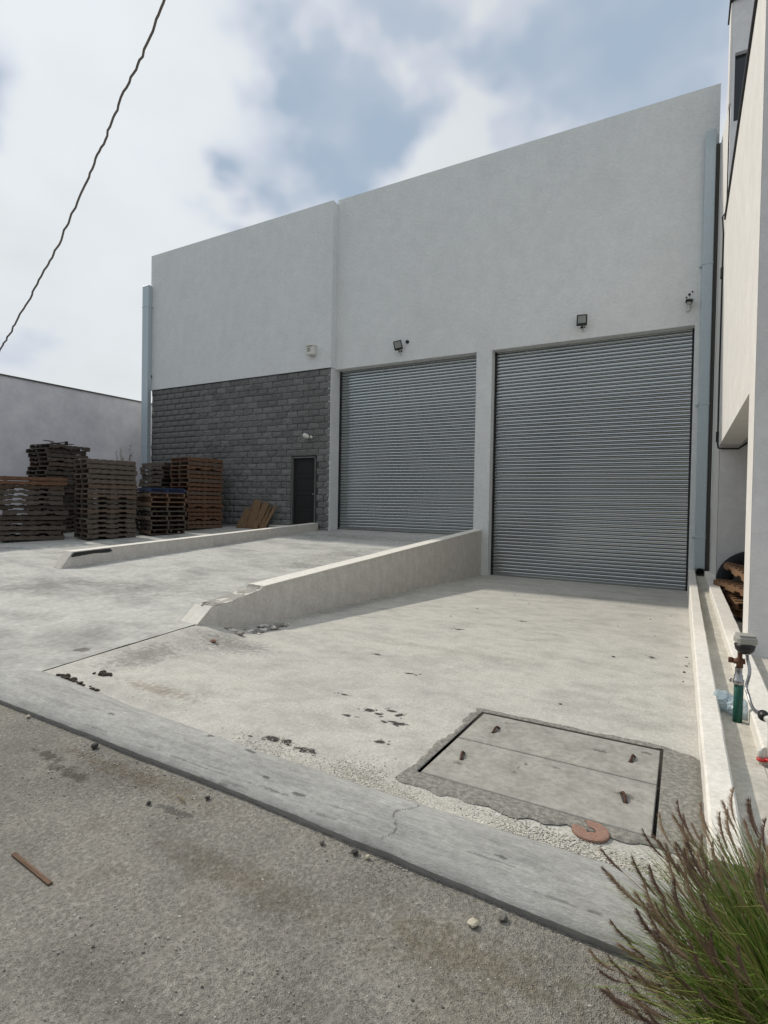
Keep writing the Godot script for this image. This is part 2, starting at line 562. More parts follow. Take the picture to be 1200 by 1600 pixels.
const PIT := [-1.20, -0.07, 2.565, 3.635]

func make_ground() -> void:
	var wob := FastNoiseLite.new()
	wob.seed = 3
	wob.frequency = 0.5
	# the land under everything
	var g := MB.new()
	g.quad(Vector3(-300, -0.75, 300), Vector3(300, -0.75, 300), Vector3(300, -0.75, -300), Vector3(-300, -0.75, -300), Vector3.UP)
	setting("ground", g, M["mortar"])
	# street
	var s := MB.new(true)
	var xs := steps(-12.0, 6.0, 0.3)
	xs.push_front(-150.0)
	xs.append(150.0)
	var ds := steps(-4.0, 2.4, 0.2)
	ds.push_front(-40.0)
	s.uvf = func(p: Vector3): return Vector2((p.x + 6.0) / 8.0, (p.z + 3.0) / 4.0)
	grid(s, xs, ds, func(x, d): return Vector3(x, -0.09 + 0.006 * wob.get_noise_2d(x * 2.0, d * 2.0) if d > -4.0 else -0.09, -d))
	var sim := stain_map(1024, 512, 61, 0.75, Color(1, 0.97, 0.91), 1.0)
	# wet-looking dusty patches and faint repairs seen by the kerb
	var put_s := func(x: float, d: float, rx: float, ry: float, c: Color, hd: float, sd: int):
		splat(sim, (x + 6.0) / 8.0 * 1024.0, (3.0 - d) / 4.0 * 512.0, rx * 128.0, ry * 128.0, c, hd, sd)
	put_s.call(-2.9, 1.75, 0.22, 0.05, Color(0.72, 0.71, 0.7), 0.4, 3)
	put_s.call(-3.2, 1.8, 0.16, 0.04, Color(0.68, 0.67, 0.66), 0.4, 4)
	put_s.call(-2.1, 1.78, 0.12, 0.03, Color(0.74, 0.74, 0.75), 0.5, 5)
	put_s.call(-1.5, 1.6, 0.6, 0.12, Color(0.90, 0.88, 0.85), 0.1, 6)
	put_s.call(-2.6, 1.9, 0.8, 0.10, Color(0.89, 0.86, 0.82), 0.1, 7)
	put_s.call(-0.6, 1.7, 0.5, 0.14, Color(0.89, 0.87, 0.83), 0.1, 8)
	with_stains(M["street_surface"], ImageTexture.create_from_image(sim))
	setting("street", s, M["street_surface"])
	# right driveway, falling towards its shutter, with the pit under the cover left open
	var r := MB.new(true)
	r.uvf = func(p: Vector3): return Vector2((p.x + 4.6) / 4.8, (-p.z - 2.0) / 11.8)
	var rx := steps(-4.5, 0.125, 0.1, [PIT[0], PIT[1]])
	var rd := steps(2.1, 5.0, 0.1, [PIT[2], PIT[3]]) + steps(5.25, 13.7, 0.25)
	grid(r, rx, rd, func(x, d):
		var dd := maxf(d, along(KERB_BACK, x) - 0.03)
		return Vector3(x, right_level(x, dd) + 0.004 * wob.get_noise_2d(x * 3.0, dd * 3.0), -dd),
		func(x, d): return x > PIT[0] and x < PIT[1] and d > PIT[2] and d < PIT[3])
	var rim := stain_map(768, 1888, 71, 0.93, Color(1, 0.985, 0.95), 1.5, 0.55)
	var mark := func(x: float, d: float, a: float, b: float, c: Color, hd: float, sd: int):
		splat(rim, (x + 4.6) / 4.8 * 768.0, (d - 2.0) / 11.8 * 1888.0, a * 160.0, b * 160.0, c, hd, sd)
	var tar := Color(0.36, 0.35, 0.35)
	for q in [[-1.88, 3.22, 0.035, 0.03], [-1.79, 3.2, 0.025, 0.02], [-1.6, 3.12, 0.05, 0.03], [-1.74, 3.3, 0.03, 0.02], [-1.66, 3.25, 0.025, 0.03], [-1.55, 2.8, 0.03, 0.02],
			[-2.1, 2.48, 0.07, 0.025], [-2.0, 2.5, 0.05, 0.02], [-1.85, 2.46, 0.07, 0.025], [-1.95, 3.05, 0.04, 0.015], [-2.2, 3.4, 0.035, 0.012], [-2.6, 4.6, 0.03, 0.02], [-2.05, 4.2, 0.05, 0.02],
			[-2.4, 6.3, 0.05, 0.04], [-1.9, 7.4, 0.06, 0.03], [-0.25, 6.2, 0.03, 0.03]]:
		mark.call(q[0], q[1], q[2] * 1.25, q[3] * 1.25, tar, 0.6, int(q[0] * -977.0))
		for e in 5:
			var f := rng.randf_range(0.15, 0.4)
			mark.call(q[0] + rng.randf_range(-2.2, 2.2) * q[2], q[1] + rng.randf_range(-2.0, 2.0) * q[3], q[2] * f, q[3] * f * 1.3, tar, 0.6, e * 31 + int(q[1] * 77.0))
	# broad soft darker areas, some by the joint and the wall foot
	mark.call(-3.9, 4.0, 0.5, 0.35, Color(0.80, 0.80, 0.80), 0.1, 21)
	mark.call(-4.2, 3.2, 0.25, 0.5, Color(0.84, 0.84, 0.84), 0.2, 22)
	mark.call(-4.35, 7.0, 0.18, 3.0, Color(0.88, 0.88, 0.88), 0.1, 23)
	mark.call(-2.0, 5.2, 1.2, 0.12, Color(0.94, 0.935, 0.925), 0.1, 24)
	mark.call(-1.5, 10.8, 1.6, 0.3, Color(0.92, 0.918, 0.91), 0.1, 26)
	mark.call(-3.4, 2.7, 0.5, 0.12, Color(0.84, 0.81, 0.79), 0.1, 27)
	with_stains(M["worn_concrete"], ImageTexture.create_from_image(rim))
	setting("right_driveway", r, M["worn_concrete"])
	var pit := MB.new()
	for q in [[PIT[0], PIT[0] + 0.02, PIT[2], PIT[3]], [PIT[1] - 0.02, PIT[1], PIT[2], PIT[3]], [PIT[0] + 0.02, PIT[1] - 0.02, PIT[2], PIT[2] + 0.02], [PIT[0] + 0.02, PIT[1] - 0.02, PIT[3] - 0.02, PIT[3]]]:
		pit.box(Vector3((q[0] + q[1]) / 2.0, -0.24, -(q[2] + q[3]) / 2.0), Vector3(q[1] - q[0], 0.4, q[3] - q[2]))
	setting("pit_wall", pit, M["dirt"])
	# left driveway and the yard beside it, one slope up to the building
	var l := MB.new(true)
	l.uvf = func(p: Vector3): return Vector2((p.x + 18.6) / 14.4, (-p.z - 2.0) / 11.8)
	var lx := steps(-18.6, -5.7, 0.5) + steps(-5.4, -4.508, 0.1)
	var ld := steps(2.0, 5.0, 0.15) + steps(5.25, 13.8, 0.35)
	grid(l, lx, ld, func(x, d):
		var dd := maxf(d, along(KERB_BACK, x) - 0.03)
		return Vector3(x, y_left(dd) + 0.006 * wob.get_noise_2d(x * 2.0, dd * 2.0), -dd))
	var lim := stain_map(1024, 840, 91, 0.85, Color(1, 1, 0.99), 2.2)
	var lmark := func(x: float, d: float, a: float, b: float, c: Color, hd: float, sd: int):
		splat(lim, (x + 18.6) / 14.4 * 1024.0, (d - 2.0) / 11.8 * 840.0, a * 71.0, b * 71.0, c, hd, sd)
	lmark.call(-6.6, 5.2, 1.0, 0.8, Color(0.86, 0.86, 0.86), 0.0, 31)
	lmark.call(-8.2, 4.6, 0.7, 0.9, Color(0.85, 0.85, 0.85), 0.0, 32)
	lmark.call(-6.0, 8.5, 0.9, 1.6, Color(0.88, 0.88, 0.87), 0.0, 33)
	lmark.call(-7.5, 12.0, 2.0, 0.9, Color(0.84, 0.84, 0.83), 0.0, 34)
	lmark.call(-4.75, 2.95, 0.10, 0.06, Color(0.66, 0.65, 0.64), 0.5, 35)
	with_stains(M["grey_concrete"], ImageTexture.create_from_image(lim))
	setting("left_driveway", l, M["grey_concrete"])
	# narrow drain channel along the boundary and the floor next door
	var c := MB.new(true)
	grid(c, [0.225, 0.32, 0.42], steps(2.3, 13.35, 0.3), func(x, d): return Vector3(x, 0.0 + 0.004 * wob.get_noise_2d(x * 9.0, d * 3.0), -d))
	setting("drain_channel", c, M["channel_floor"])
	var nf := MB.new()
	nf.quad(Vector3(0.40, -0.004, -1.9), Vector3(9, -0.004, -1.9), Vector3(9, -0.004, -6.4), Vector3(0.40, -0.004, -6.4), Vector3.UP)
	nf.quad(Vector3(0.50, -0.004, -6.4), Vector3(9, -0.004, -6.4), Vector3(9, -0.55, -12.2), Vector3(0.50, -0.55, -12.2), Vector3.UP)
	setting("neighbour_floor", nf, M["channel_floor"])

# ------------------------------------------------------------------ kerb and low walls
func make_kerb_and_walls() -> void:
	var n := FastNoiseLite.new()
	n.seed = 17
	n.frequency = 1.0
	var k := MB.new(true)
	var edge := MB.new()
	k.uvf = func(p: Vector3): return Vector2((p.x + 5.4) / 6.6, (-p.z - 1.85) / 0.66)
	var kim := stain_map(1320, 132, 44, 0.85, Color(1, 1, 0.99), 9.0, 0.7)
	var km := func(x: float, d: float, a: float, b: float, c: Color, sd: int):
		splat(kim, (x + 5.4) * 200.0, (d - 1.85) * 200.0, a * 200.0, b * 200.0, c, 0.55, sd)
	for q in [[-1.84, 2.11, 0.035, 0.009], [-2.07, 2.25, 0.06, 0.014], [-2.4, 2.28, 0.06, 0.016], [-3.2, 2.2, 0.04, 0.012], [-0.6, 2.1, 0.03, 0.006], [-1.6, 2.08, 0.05, 0.01]]:
		km.call(q[0], q[1], q[2], q[3], Color(0.66, 0.66, 0.66), int(q[0] * -311.0))
	for e in 26:   # scrapes along the street edge
		km.call(rng.randf_range(-4.0, 0.2), rng.randf_range(2.0, 2.08), rng.randf_range(0.05, 0.16), 0.005, Color(0.82, 0.82, 0.82), e + 5)
	for e in 30:   # hairline crack
		var u := e / 29.0
		km.call(-1.10 + 0.03 * sin(u * 9.0) + 0.04 * u, lerpf(2.02, 2.26, u), 0.0035, 0.008, Color(0.74, 0.74, 0.74), e)
	with_stains(M["kerb_concrete"], ImageTexture.create_from_image(kim))
	var xs := steps(-5.4, 1.2, 0.06)
	var prev := []
	var prev_e := []
	for x in xs:
		var f := along(KERB_FRONT, x) + 0.006 * n.get_noise_1d(x * 3.0) + 0.003 * n.get_noise_1d(x * 17.0)
		var b := along(KERB_BACK, x)
		var ring := []
		for t in [[0.0, -0.060], [0.03, -0.046], [0.12, -0.028], [0.3, -0.004], [0.55, 0.017], [0.75, 0.024], [0.9, 0.021], [1.0, 0.009]]:
			ring.append(Vector3(x, t[1] + 0.004 * n.get_noise_2d(x * 2.0, t[0] * 5.0), -lerpf(f, b, t[0])))
		ring.append(Vector3(x, -0.06, -b - 0.004))
		var low := [Vector3(x, -0.2, -f - 0.02), Vector3(x, -0.092, -f - 0.008 + 0.004 * n.get_noise_1d(x * 23.0)), ring[0]]
		if prev:
			for j in ring.size() - 1:
				k.quad(prev[j], ring[j], ring[j + 1], prev[j + 1], Vector3(0, 1, -0.2) if j < ring.size() - 2 else Vector3(0, 0, -1))
			for j in 2:
				edge.quad(prev_e[j], low[j], low[j + 1], prev_e[j + 1], Vector3(0, 0.1, 1))
		prev = ring
		prev_e = low
	var kb := setting("kerb", k, M["kerb_concrete"])
	part("front_edge", edge, M["kerb_concrete"], kb)
	# thin crack in the kerb, a real slit filled with grime
	var kl := MB.new()
	kl.box(Vector3(-12.7, -0.06, -2.14), Vector3(14.6, 0.1, 0.08))
	setting("street_edging", kl, M["kerb_concrete"])
	# median wall between the two driveways: profile in (depth, height)
	var top := [Vector2(4.03, 0.02), Vector2(4.04, 0.06), Vector2(4.27, 0.24), Vector2(4.31, 0.232), Vector2(4.38, 0.246), Vector2(4.5, 0.25), Vector2(4.62, 0.263), Vector2(4.8, 0.29), Vector2(4.95, 0.312), Vector2(5.07, 0.322), Vector2(5.10, 0.358)]
	for q in range(1, 17):
		top.append(Vector2(5.1 + (13.32 - 5.1) * q / 16.0, 0.358 + (0.763 - 0.358) * q / 16.0 + 0.004 * n.get_noise_1d(q * 3.7)))
	var poly := PackedVector2Array([Vector2(4.03, -0.7)])
	for p in top:
		poly.append(p)
	poly.append(Vector2(13.32, -0.7))
	var mw := thing("median_wall", "low grey concrete wall with broken top edge between the two driveways", "wall")
	var b1 := MB.new()
	b1.prism(poly, func(p: Vector2, t: float): return Vector3(t, p.y, -p.x), -4.75, -4.5)
	part("wall_body", b1, M["wall_paint"], mw)
	var cap := MB.new()
	var cap_poly := PackedVector2Array()
	for p in top.slice(10):
		cap_poly.append(p + Vector2(0, 0.004))
	for q in range(top.size() - 1, 9, -1):
		cap_poly.append(top[q] + Vector2(0, -0.006))
	cap.prism(cap_poly, func(p: Vector2, t: float): return Vector3(t, p.y, -p.x), -4.756, -4.494)
	part("lit_top", cap, M["white_and_lit_paint"], mw)  # pale cap with the sun on the wall top put into its colour
	var nose := MB.new()
	nose.prism(PackedVector2Array([Vector2(4.032, 0.062), Vector2(4.036, 0.056), Vector2(4.274, 0.238), Vector2(4.266, 0.246)]), func(p: Vector2, t: float): return Vector3(t, p.y, -p.x), -4.756, -4.494)
	part("nose_face", nose, M["white_and_lit_paint"], mw)
	# broken mortar on the damaged stretch
	var rub := MB.new()
	var bn := FastNoiseLite.new()
	bn.seed = 55
	bn.frequency = 5.0
	bn.fractal_octaves = 3
	grid(rub, steps(-4.752, -4.498, 0.02), steps(4.265, 5.10, 0.02), func(x, d): return Vector3(x, along(top, d) + 0.004 + 0.011 * bn.get_noise_2d(x, d) - 0.012 * smoothstep(-4.56, -4.498, x) * (0.6 + bn.get_noise_1d(d * 0.7)), -d))
	for q in 16:
		var d := rng.randf_range(4.26, 4.42)
		var sc := rng.randf_range(0.008, 0.022)
		rub.box(Vector3(rng.randf_range(-4.74, -4.51), along(top, d) + 0.004, -d), Vector3(sc * 1.8, sc * 0.6, sc * 1.2), Basis.from_euler(Vector3(rng.randf_range(-0.4, 0.4), rng.randf() * 6.0, 0)), sc * 0.12)
	part("broken_mortar", rub, M["slab_concrete"], mw)
	# left curb wall
	var lp := PackedVector2Array([Vector2(5.5, -0.3), Vector2(5.5, 0.17), Vector2(5.70, 0.447)])
	for q in range(1, 13):
		lp.append(Vector2(5.7 + (13.06 - 5.7) * q / 12.0, 0.447 + (0.775 - 0.447) * q / 12.0 + 0.003 * n.get_noise_1d(q * 5.0)))
	lp.append(Vector2(13.06, -0.3))
	var lw := thing("curb_wall", "long low grey concrete curb wall with black scuffed end beside the pallets", "wall")
	var b2 := MB.new()
	b2.prism(lp, func(p: Vector2, t: float): return Vector3(t, p.y, -p.x), -9.68, -9.45)
	part("wall_body", b2, M["wall_paint"], lw)
	var lc := MB.new()
	var lcp := PackedVector2Array()
	for q in range(2, 15):
		lcp.append(lp[q] + Vector2(0, 0.004))
	for q in range(14, 1, -1):
		lcp.append(lp[q] + Vector2(0, -0.006))
	lc.prism(lcp, func(p: Vector2, t: float): return Vector3(t, p.y, -p.x), -9.686, -9.444)
	part("lit_top", lc, M["white_and_lit_paint"], lw)  # lighter strip colours sunlight onto the curb's top
	var sc := MB.new()
	sc.prism(PackedVector2Array([Vector2(5.67, 0.37), Vector2(5.73, 0.432), Vector2(6.1, 0.45), Vector2(6.42, 0.462), Vector2(6.47, 0.41), Vector2(6.38, 0.385), Vector2(6.1, 0.39), Vector2(5.85, 0.365), Vector2(5.7, 0.35)]), func(p: Vector2, t: float): return Vector3(t, p.y, -p.x), -9.452, -9.447)
	part("scuffed_patch", sc, M["scuff"], lw).set_meta("label", "black scuffed patch by the sloped end")
	# wall along the drain, right edge of the driveway
	for cfg in [["drain_wall", 0.12, 0.24, 2.36, 13.32, "narrow white painted wall along the right driveway edge, beside the drain channel"], ["drain_kerb", 0.41, 0.572, 3.62, 13.2, "white painted kerb between the drain channel and the neighbouring wall"]]:
		var w := MB.new()
		var zs := steps(cfg[3], cfg[4], 0.25)
		var pr := []
		for z in zs:
			var j1 := 0.006 * n.get_noise_1d(z * 2.0 + cfg[1] * 50.0) + 0.003 * n.get_noise_1d(z * 9.0)
			var j2 := 0.006 * n.get_noise_1d(z * 2.3 + 40.0 + cfg[1] * 50.0)
			var j3 := 0.005 * n.get_noise_1d(z * 1.7 + 80.0)
			var x0: float = cfg[1] + j1
			var x1: float = cfg[2] + j2
			var ring := [Vector3(x0 - 0.012, -0.7, -z), Vector3(x0, 0.088 + j3, -z), Vector3(x0 + 0.012, 0.1 + j3, -z), Vector3(x1 - 0.01, 0.1 + j3, -z), Vector3(x1, 0.09 + j3, -z), Vector3(x1 + 0.005, -0.7, -z)]
			if pr:
				for q in 5:
					w.quad(pr[q], ring[q], ring[q + 1], pr[q + 1], [Vector3(-1, 0, 0), Vector3(-1, 1, 0), Vector3.UP, Vector3(1, 1, 0), Vector3(1, 0, 0)][q])
			else:
				for q in range(1, 5):
					w.tri(ring[0], ring[q], ring[q + 1], Vector3(0, 0, 1))
			pr = ring
		tag(part(cfg[0], w, M["white_and_lit_paint"]), cfg[5], "wall" if cfg[0] == "drain_wall" else "kerb")

# ------------------------------------------------------------------ warehouse
func panel_wall(b: MB, x0: float, x1: float, y0: float, y1: float, zf: float, zb: float, holes: Array) -> void:
	# front and back faces with rectangular openings [x0, x1, y0, y1], their reveals, and the outer edges
	var xs := [x0, x1]
	var ys := [y0, y1]
	for h in holes:
		for v in [h[0], h[1]]:
			if v > x0 and v < x1 and not xs.has(v): xs.append(v)
		for v in [h[2], h[3]]:
			if v > y0 and v < y1 and not ys.has(v): ys.append(v)
	xs.sort()
	ys.sort()
	for i in xs.size() - 1:
		for j in ys.size() - 1:
			var mx: float = (xs[i] + xs[i + 1]) / 2.0
			var my: float = (ys[j] + ys[j + 1]) / 2.0
			var open := false
			for h in holes:
				open = open or (mx > h[0] and mx < h[1] and my > h[2] and my < h[3])
			if open:
				continue
			for z in [[zf, 1.0], [zb, -1.0]]:
				b.quad(Vector3(xs[i], ys[j], z[0]), Vector3(xs[i + 1], ys[j], z[0]), Vector3(xs[i + 1], ys[j + 1], z[0]), Vector3(xs[i], ys[j + 1], z[0]), Vector3(0, 0, z[1]))
	for h in holes:
		b.quad(Vector3(h[0], h[2], zf), Vector3(h[0], h[3], zf), Vector3(h[0], h[3], zb), Vector3(h[0], h[2], zb), Vector3(1, 0, 0))
		b.quad(Vector3(h[1], h[2], zf), Vector3(h[1], h[3], zf), Vector3(h[1], h[3], zb), Vector3(h[1], h[2], zb), Vector3(-1, 0, 0))
		b.quad(Vector3(h[0], h[3], zf), Vector3(h[1], h[3], zf), Vector3(h[1], h[3], zb), Vector3(h[0], h[3], zb), Vector3(0, -1, 0))
	b.quad(Vector3(x0, y0, zf), Vector3(x0, y1, zf), Vector3(x0, y1, zb), Vector3(x0, y0, zb), Vector3(-1, 0, 0))
	b.quad(Vector3(x1, y0, zf), Vector3(x1, y1, zf), Vector3(x1, y1, zb), Vector3(x1, y0, zb), Vector3(1, 0, 0))
	b.quad(Vector3(x0, y1, zf), Vector3(x1, y1, zf), Vector3(x1, y1, zb), Vector3(x0, y1, zb), Vector3.UP)

func slat_mesh(width: float) -> ArrayMesh:
	var b := MB.new(true)
	var p := [Vector2(-0.002, -0.008), Vector2(0.0, 0.006), Vector2(0.004, 0.014), Vector2(0.010, 0.018), Vector2(0.020, 0.0195), Vector2(0.042, 0.0200), Vector2(0.054, 0.0192), Vector2(0.062, 0.0168), Vector2(0.069, 0.0120), Vector2(0.075, 0.0055), Vector2(0.080, -0.002), Vector2(0.0853, -0.010)]
	for k in p.size() - 1:
		b.quad(Vector3(-width / 2.0, p[k].x, p[k].y), Vector3(width / 2.0, p[k].x, p[k].y), Vector3(width / 2.0, p[k + 1].x, p[k + 1].y), Vector3(-width / 2.0, p[k + 1].x, p[k + 1].y), Vector3(0, 0, 1))
	return b.mesh()

func shutter(parent: Node3D, called_label: String, x0: float, x1: float, y0: float, y1: float) -> void:
	var o := Node3D.new()
	o.name = "roller_shutter"
	o.set_meta("label", called_label)
	parent.add_child(o, true)
	var w := x1 - x0
	var m := slat_mesh(w - 0.02)
	var n := int((y1 - y0 - 0.05) / 0.0853)
	for k in n + 1:
		var q := put("slat", m, M["shutter_metal"], o, Vector3((x0 + x1) / 2.0, y0 + 0.055 + k * 0.0853, SHUT + rng.randf_range(-0.0015, 0.0015)))
		q.rotation.x = rng.randf_range(-0.02, 0.02)
	for sx in [x0 + 0.02, x1 - 0.02]:
		var g := MB.new()
		g.box(Vector3(sx, (y0 + y1) / 2.0, SHUT + 0.05), Vector3(0.04, y1 - y0, 0.015))
		g.box(Vector3(sx, (y0 + y1) / 2.0, SHUT - 0.05), Vector3(0.04, y1 - y0, 0.015))
		part("guide_rail", g, M["dark_metal"], o)
	var bb := MB.new()
	bb.box(Vector3((x0 + x1) / 2.0, y0 + 0.03, SHUT + 0.005), Vector3(w - 0.09, 0.05, 0.035), Basis(), 0.006)
	part("bottom_bar", bb, M["shutter_metal"], o)

func block_mesh(sd: int) -> ArrayMesh:
	# a split-faced block one unit wide and high, its face rough; depth in metres
	var r := RandomNumberGenerator.new()
	r.seed = sd
	var b := MB.new()
	var nx := 5
	var ny := 4
	var g := []
	for j in ny + 1:
		var row := []
		for i in nx + 1:
			var edge := i == 0 or j == 0 or i == nx or j == ny
			row.append(Vector3(float(i) / nx - 0.5 + (0.0 if i == 0 or i == nx else r.randf_range(-0.05, 0.05)), float(j) / ny - 0.5 + (0.0 if j == 0 or j == ny else r.randf_range(-0.06, 0.06)), r.randf_range(0.026, 0.038) if edge else r.randf_range(0.034, 0.054)))
		g.append(row)
	for j in ny:
		for i in nx:
			b.quad(g[j][i], g[j][i + 1], g[j + 1][i + 1], g[j + 1][i], Vector3(0, 0, 1))
	var c := [Vector3(-0.5, -0.5, 0), Vector3(0.5, -0.5, 0), Vector3(0.5, 0.5, 0), Vector3(-0.5, 0.5, 0)]
	for i in nx:
		b.quad(g[0][i], g[0][i + 1], Vector3(g[0][i + 1].x, -0.5, 0), Vector3(g[0][i].x, -0.5, 0), Vector3(0, -1, 0))
		b.quad(g[ny][i], g[ny][i + 1], Vector3(g[ny][i + 1].x, 0.5, 0), Vector3(g[ny][i].x, 0.5, 0), Vector3(0, 1, 0))
	for j in ny:
		b.quad(g[j][0], g[j + 1][0], Vector3(-0.5, g[j + 1][0].y, 0), Vector3(-0.5, g[j][0].y, 0), Vector3(-1, 0, 0))
		b.quad(g[j][nx], g[j + 1][nx], Vector3(0.5, g[j + 1][nx].y, 0), Vector3(0.5, g[j][nx].y, 0), Vector3(1, 0, 0))
	return b.mesh()

func make_warehouse() -> void:
	var wh := thing("warehouse", "white plastered warehouse with two roller shutters and a dark stone-clad section", "building")
	var wall_uv := func(p: Vector3): return Vector2((p.x + 17.2) / 18.0, (p.y + 1.0) / 12.0)
	var fim := stain_map(640, 420, 131, 0.95, Color(1, 1, 0.99), 0.8, 0.16)
	with_stains(M["plaster"], ImageTexture.create_from_image(fim))
	var r := MB.new()
	r.uvf = wall_uv
	panel_wall(r, -9.085, 0.475, -0.7, 10.27, FRONT, -13.78, [[-4.32, 0.12, -0.7, 5.315], [-9.084, -4.73, -0.7, 5.315]])
	part("front_wall", r, M["plaster"], wh)
	var l := MB.new()
	l.uvf = wall_uv
	panel_wall(l, -16.98, -9.08, 5.33, 10.15, LEFTF, -13.79, [])
	part("proud_wall", l, M["plaster"], wh)
	var bl := MB.new()
	bl.uvf = wall_uv
	bl.box(Vector3(-8.25, 4.55, -27.0), Vector3(17.4, 10.4, 26.38))
	part("main_block", bl, M["plaster"], wh)
	# pier between stone and shutter
	var jm := MB.new()
	jm.uvf = wall_uv
	jm.box(Vector3(-9.14, 2.31, -13.41), Vector3(0.10, 6.03, 0.62))
	part("door_jamb", jm, M["plaster"], wh)
	shutter(wh, "galvanised roller shutter at the top of the left driveway", -9.09, -4.73, 0.60, 5.40)
	shutter(wh, "tall galvanised roller shutter at the foot of the right driveway", -4.32, 0.12, -0.405, 5.40)
	# dark strip added in place of the shaded gap to the neighbour
	var fl := MB.new()
	fl.box(Vector3(0.462, 4.3, -13.27), Vector3(0.075, 9.4, 0.05))
	part("gap_shade_strip", fl, M["coping_and_gap_shade"], wh)
	# stone-clad section with its door opening
	var door := [-10.47, -9.60, 0.3, 2.75]
	var cl := MB.new()
	panel_wall(cl, -16.96, -9.1, 0.2, 5.33, -13.125, -13.79, [door])
	var clad := part("stone_cladding", cl, M["joint"], wh)
	var meshes := []
	for k in 8:
		meshes.append(block_mesh(100 + k))
	var spots := []
	for row in 25:
		var y0 := 0.45 + row * 0.195
		var x := -9.1 - (0.2 if row % 2 == 1 else 0.0)
		if row % 2 == 1:
			spots.append([-9.1 - 0.2, -9.1, y0])
		while x > -16.9:
			spots.append([maxf(x - 0.4, -16.95), x, y0])
			x -= 0.4
	var count := 0
	var rest := SurfaceTool.new()
	rest.begin(Mesh.PRIMITIVE_TRIANGLES)
	spots.sort_custom(func(a, b): return a[1] > b[1] if absf(a[1] - b[1]) > 0.01 else a[2] < b[2])
	for s in spots:
		var spans := [[s[0], s[1]]]
		if s[2] < door[3] + 0.02 and s[1] > door[0] - 0.04 and s[0] < door[1] + 0.04:
			spans = []
			if s[0] < door[0] - 0.1: spans.append([s[0], door[0] - 0.04])
			if s[1] > door[1] + 0.1: spans.append([door[1] + 0.04, s[1]])
		for q in spans:
			if q[1] - q[0] < 0.06: continue
			var h := 0.195
			var y: float = s[2]
			var t := Transform3D(Basis.from_scale(Vector3(q[1] - q[0] - 0.016, h - 0.014, 1.0)), Vector3((q[0] + q[1]) / 2.0, y + h / 2.0, -13.125 + rng.randf_range(-0.006, 0.004)))
			var m: ArrayMesh = meshes[rng.randi() % 8]
			var behind: bool = q[1] < -12.2 and y < 1.6
			if count < 296 and not behind:
				var o := put("stone_block", m, M["stone_%d" % (rng.randi() % 4)], clad)
				o.transform = t
				count += 1
			else:
				rest.append_from(m, 0, t)
	rest.generate_normals()
	var ro := put("stone_blocks", rest.commit(), M["stone_1"], clad)
	ro.set_meta("kind", "stuff")
	# plain black door with four sunk panels
	var pd := Node3D.new()
	pd.name = "entrance_door"
	pd.set_meta("label", "black panelled steel door in the stone-clad wall")
	wh.add_child(pd, true)
	var fr := MB.new()
	for q in [[-10.465, 1.7], [-9.605, 1.7]]:
		fr.box(Vector3(q[0], q[1], -13.12), Vector3(0.035, 2.1, 0.1), Basis(), 0.004)
	fr.box(Vector3(-10.035, 2.735, -13.12), Vector3(0.895, 0.035, 0.1), Basis(), 0.004)
	part("frame", fr, M["door_frame"], pd)
	var lf := MB.new()
	lf.box(Vector3(-10.035, 1.66, -13.17), Vector3(0.82, 2.1, 0.03))
	for y in [0.66, 1.14, 1.64, 2.16, 2.67]:
		lf.box(Vector3(-10.035, y, -13.152), Vector3(0.82, 0.09, 0.014), Basis(), 0.004)
	for x in [-10.405, -9.665]:
		lf.box(Vector3(x, 1.66, -13.152), Vector3(0.08, 2.1, 0.016), Basis(), 0.004)
	part("door_leaf", lf, M["black_paint"], pd)
	for y in [0.9, 1.39, 1.9, 2.415]:
		var pp := MB.new()
		pp.box(Vector3(-10.035, y, -13.153), Vector3(0.56, 0.3, 0.012), Basis(), 0.005)
		part("panel", pp, M["black_paint"], pd)
	var kn := MB.new(true)
	kn.lathe([Vector2(0.0, 0.05), Vector2(0.022, 0.045), Vector2(0.026, 0.03), Vector2(0.012, 0.015), Vector2(0.012, 0.0)], Vector3(-9.69, 1.63, -13.145), Basis(Vector3(1, 0, 0), PI / 2), 12)
	part("handle", kn, M["steel"], pd)
	var pl := MB.new()
	pl.box(Vector3(-10.9, 0.62, -13.0), Vector3(0.7, 0.1, 0.14), Basis(), 0.01)
	part("door_step", pl, M["wall_paint"], wh)
	# square galvanised downspouts with strap brackets
	for q in [[0.225, 0.418, 0.14, 9.26, FRONT, "galvanised square downspout beside the tall shutter", [6.52, 3.6, 0.8]], [-17.21, -16.88, 0.3, 9.05, -13.02, "grey square downspout at the far corner of the stone section", [8.3, 3.3]]]:
		var d := Node3D.new()
		d.name = "downspout"
		d.set_meta("label", q[5])
		wh.add_child(d, true)
		var t := MB.new()
		var xc: float = (q[0] + q[1]) / 2.0
		t.box(Vector3(xc, (q[2] + q[3]) / 2.0, q[4] + 0.085), Vector3(q[1] - q[0], q[3] - q[2], 0.16), Basis(), 0.012)
		part("duct", t, M["galvanised"], d)
		for y in q[6]:
			var s := MB.new()
			s.box(Vector3(xc, y, q[4] + 0.087), Vector3(q[1] - q[0] + 0.012, 0.035, 0.172), Basis(), 0.003)
			part("strap", s, M["galvanised"], d)
			for sx in [q[0] - 0.03, q[1] + 0.03]:
				var bt := MB.new()
				bt.box(Vector3(sx, y, q[4] + 0.02), Vector3(0.05, 0.035, 0.03), Basis(), 0.004)
				part("bracket", bt, M["galvanised"], d)
	# black pipe mouth at the foot of the right downspout
	var pm := MB.new(true)
	pm.lathe([Vector2(0.06, -0.06), Vector2(0.075, -0.06), Vector2(0.075, 0.05), Vector2(0.06, 0.05), Vector2(0.055, -0.04), Vector2(0.0, -0.04)], Vector3(0.33, 0.085, -13.1), Basis(Vector3(1, 0, 0), PI / 2), 18)
	part("drain_mouth", pm, M["black_plastic"], wh)

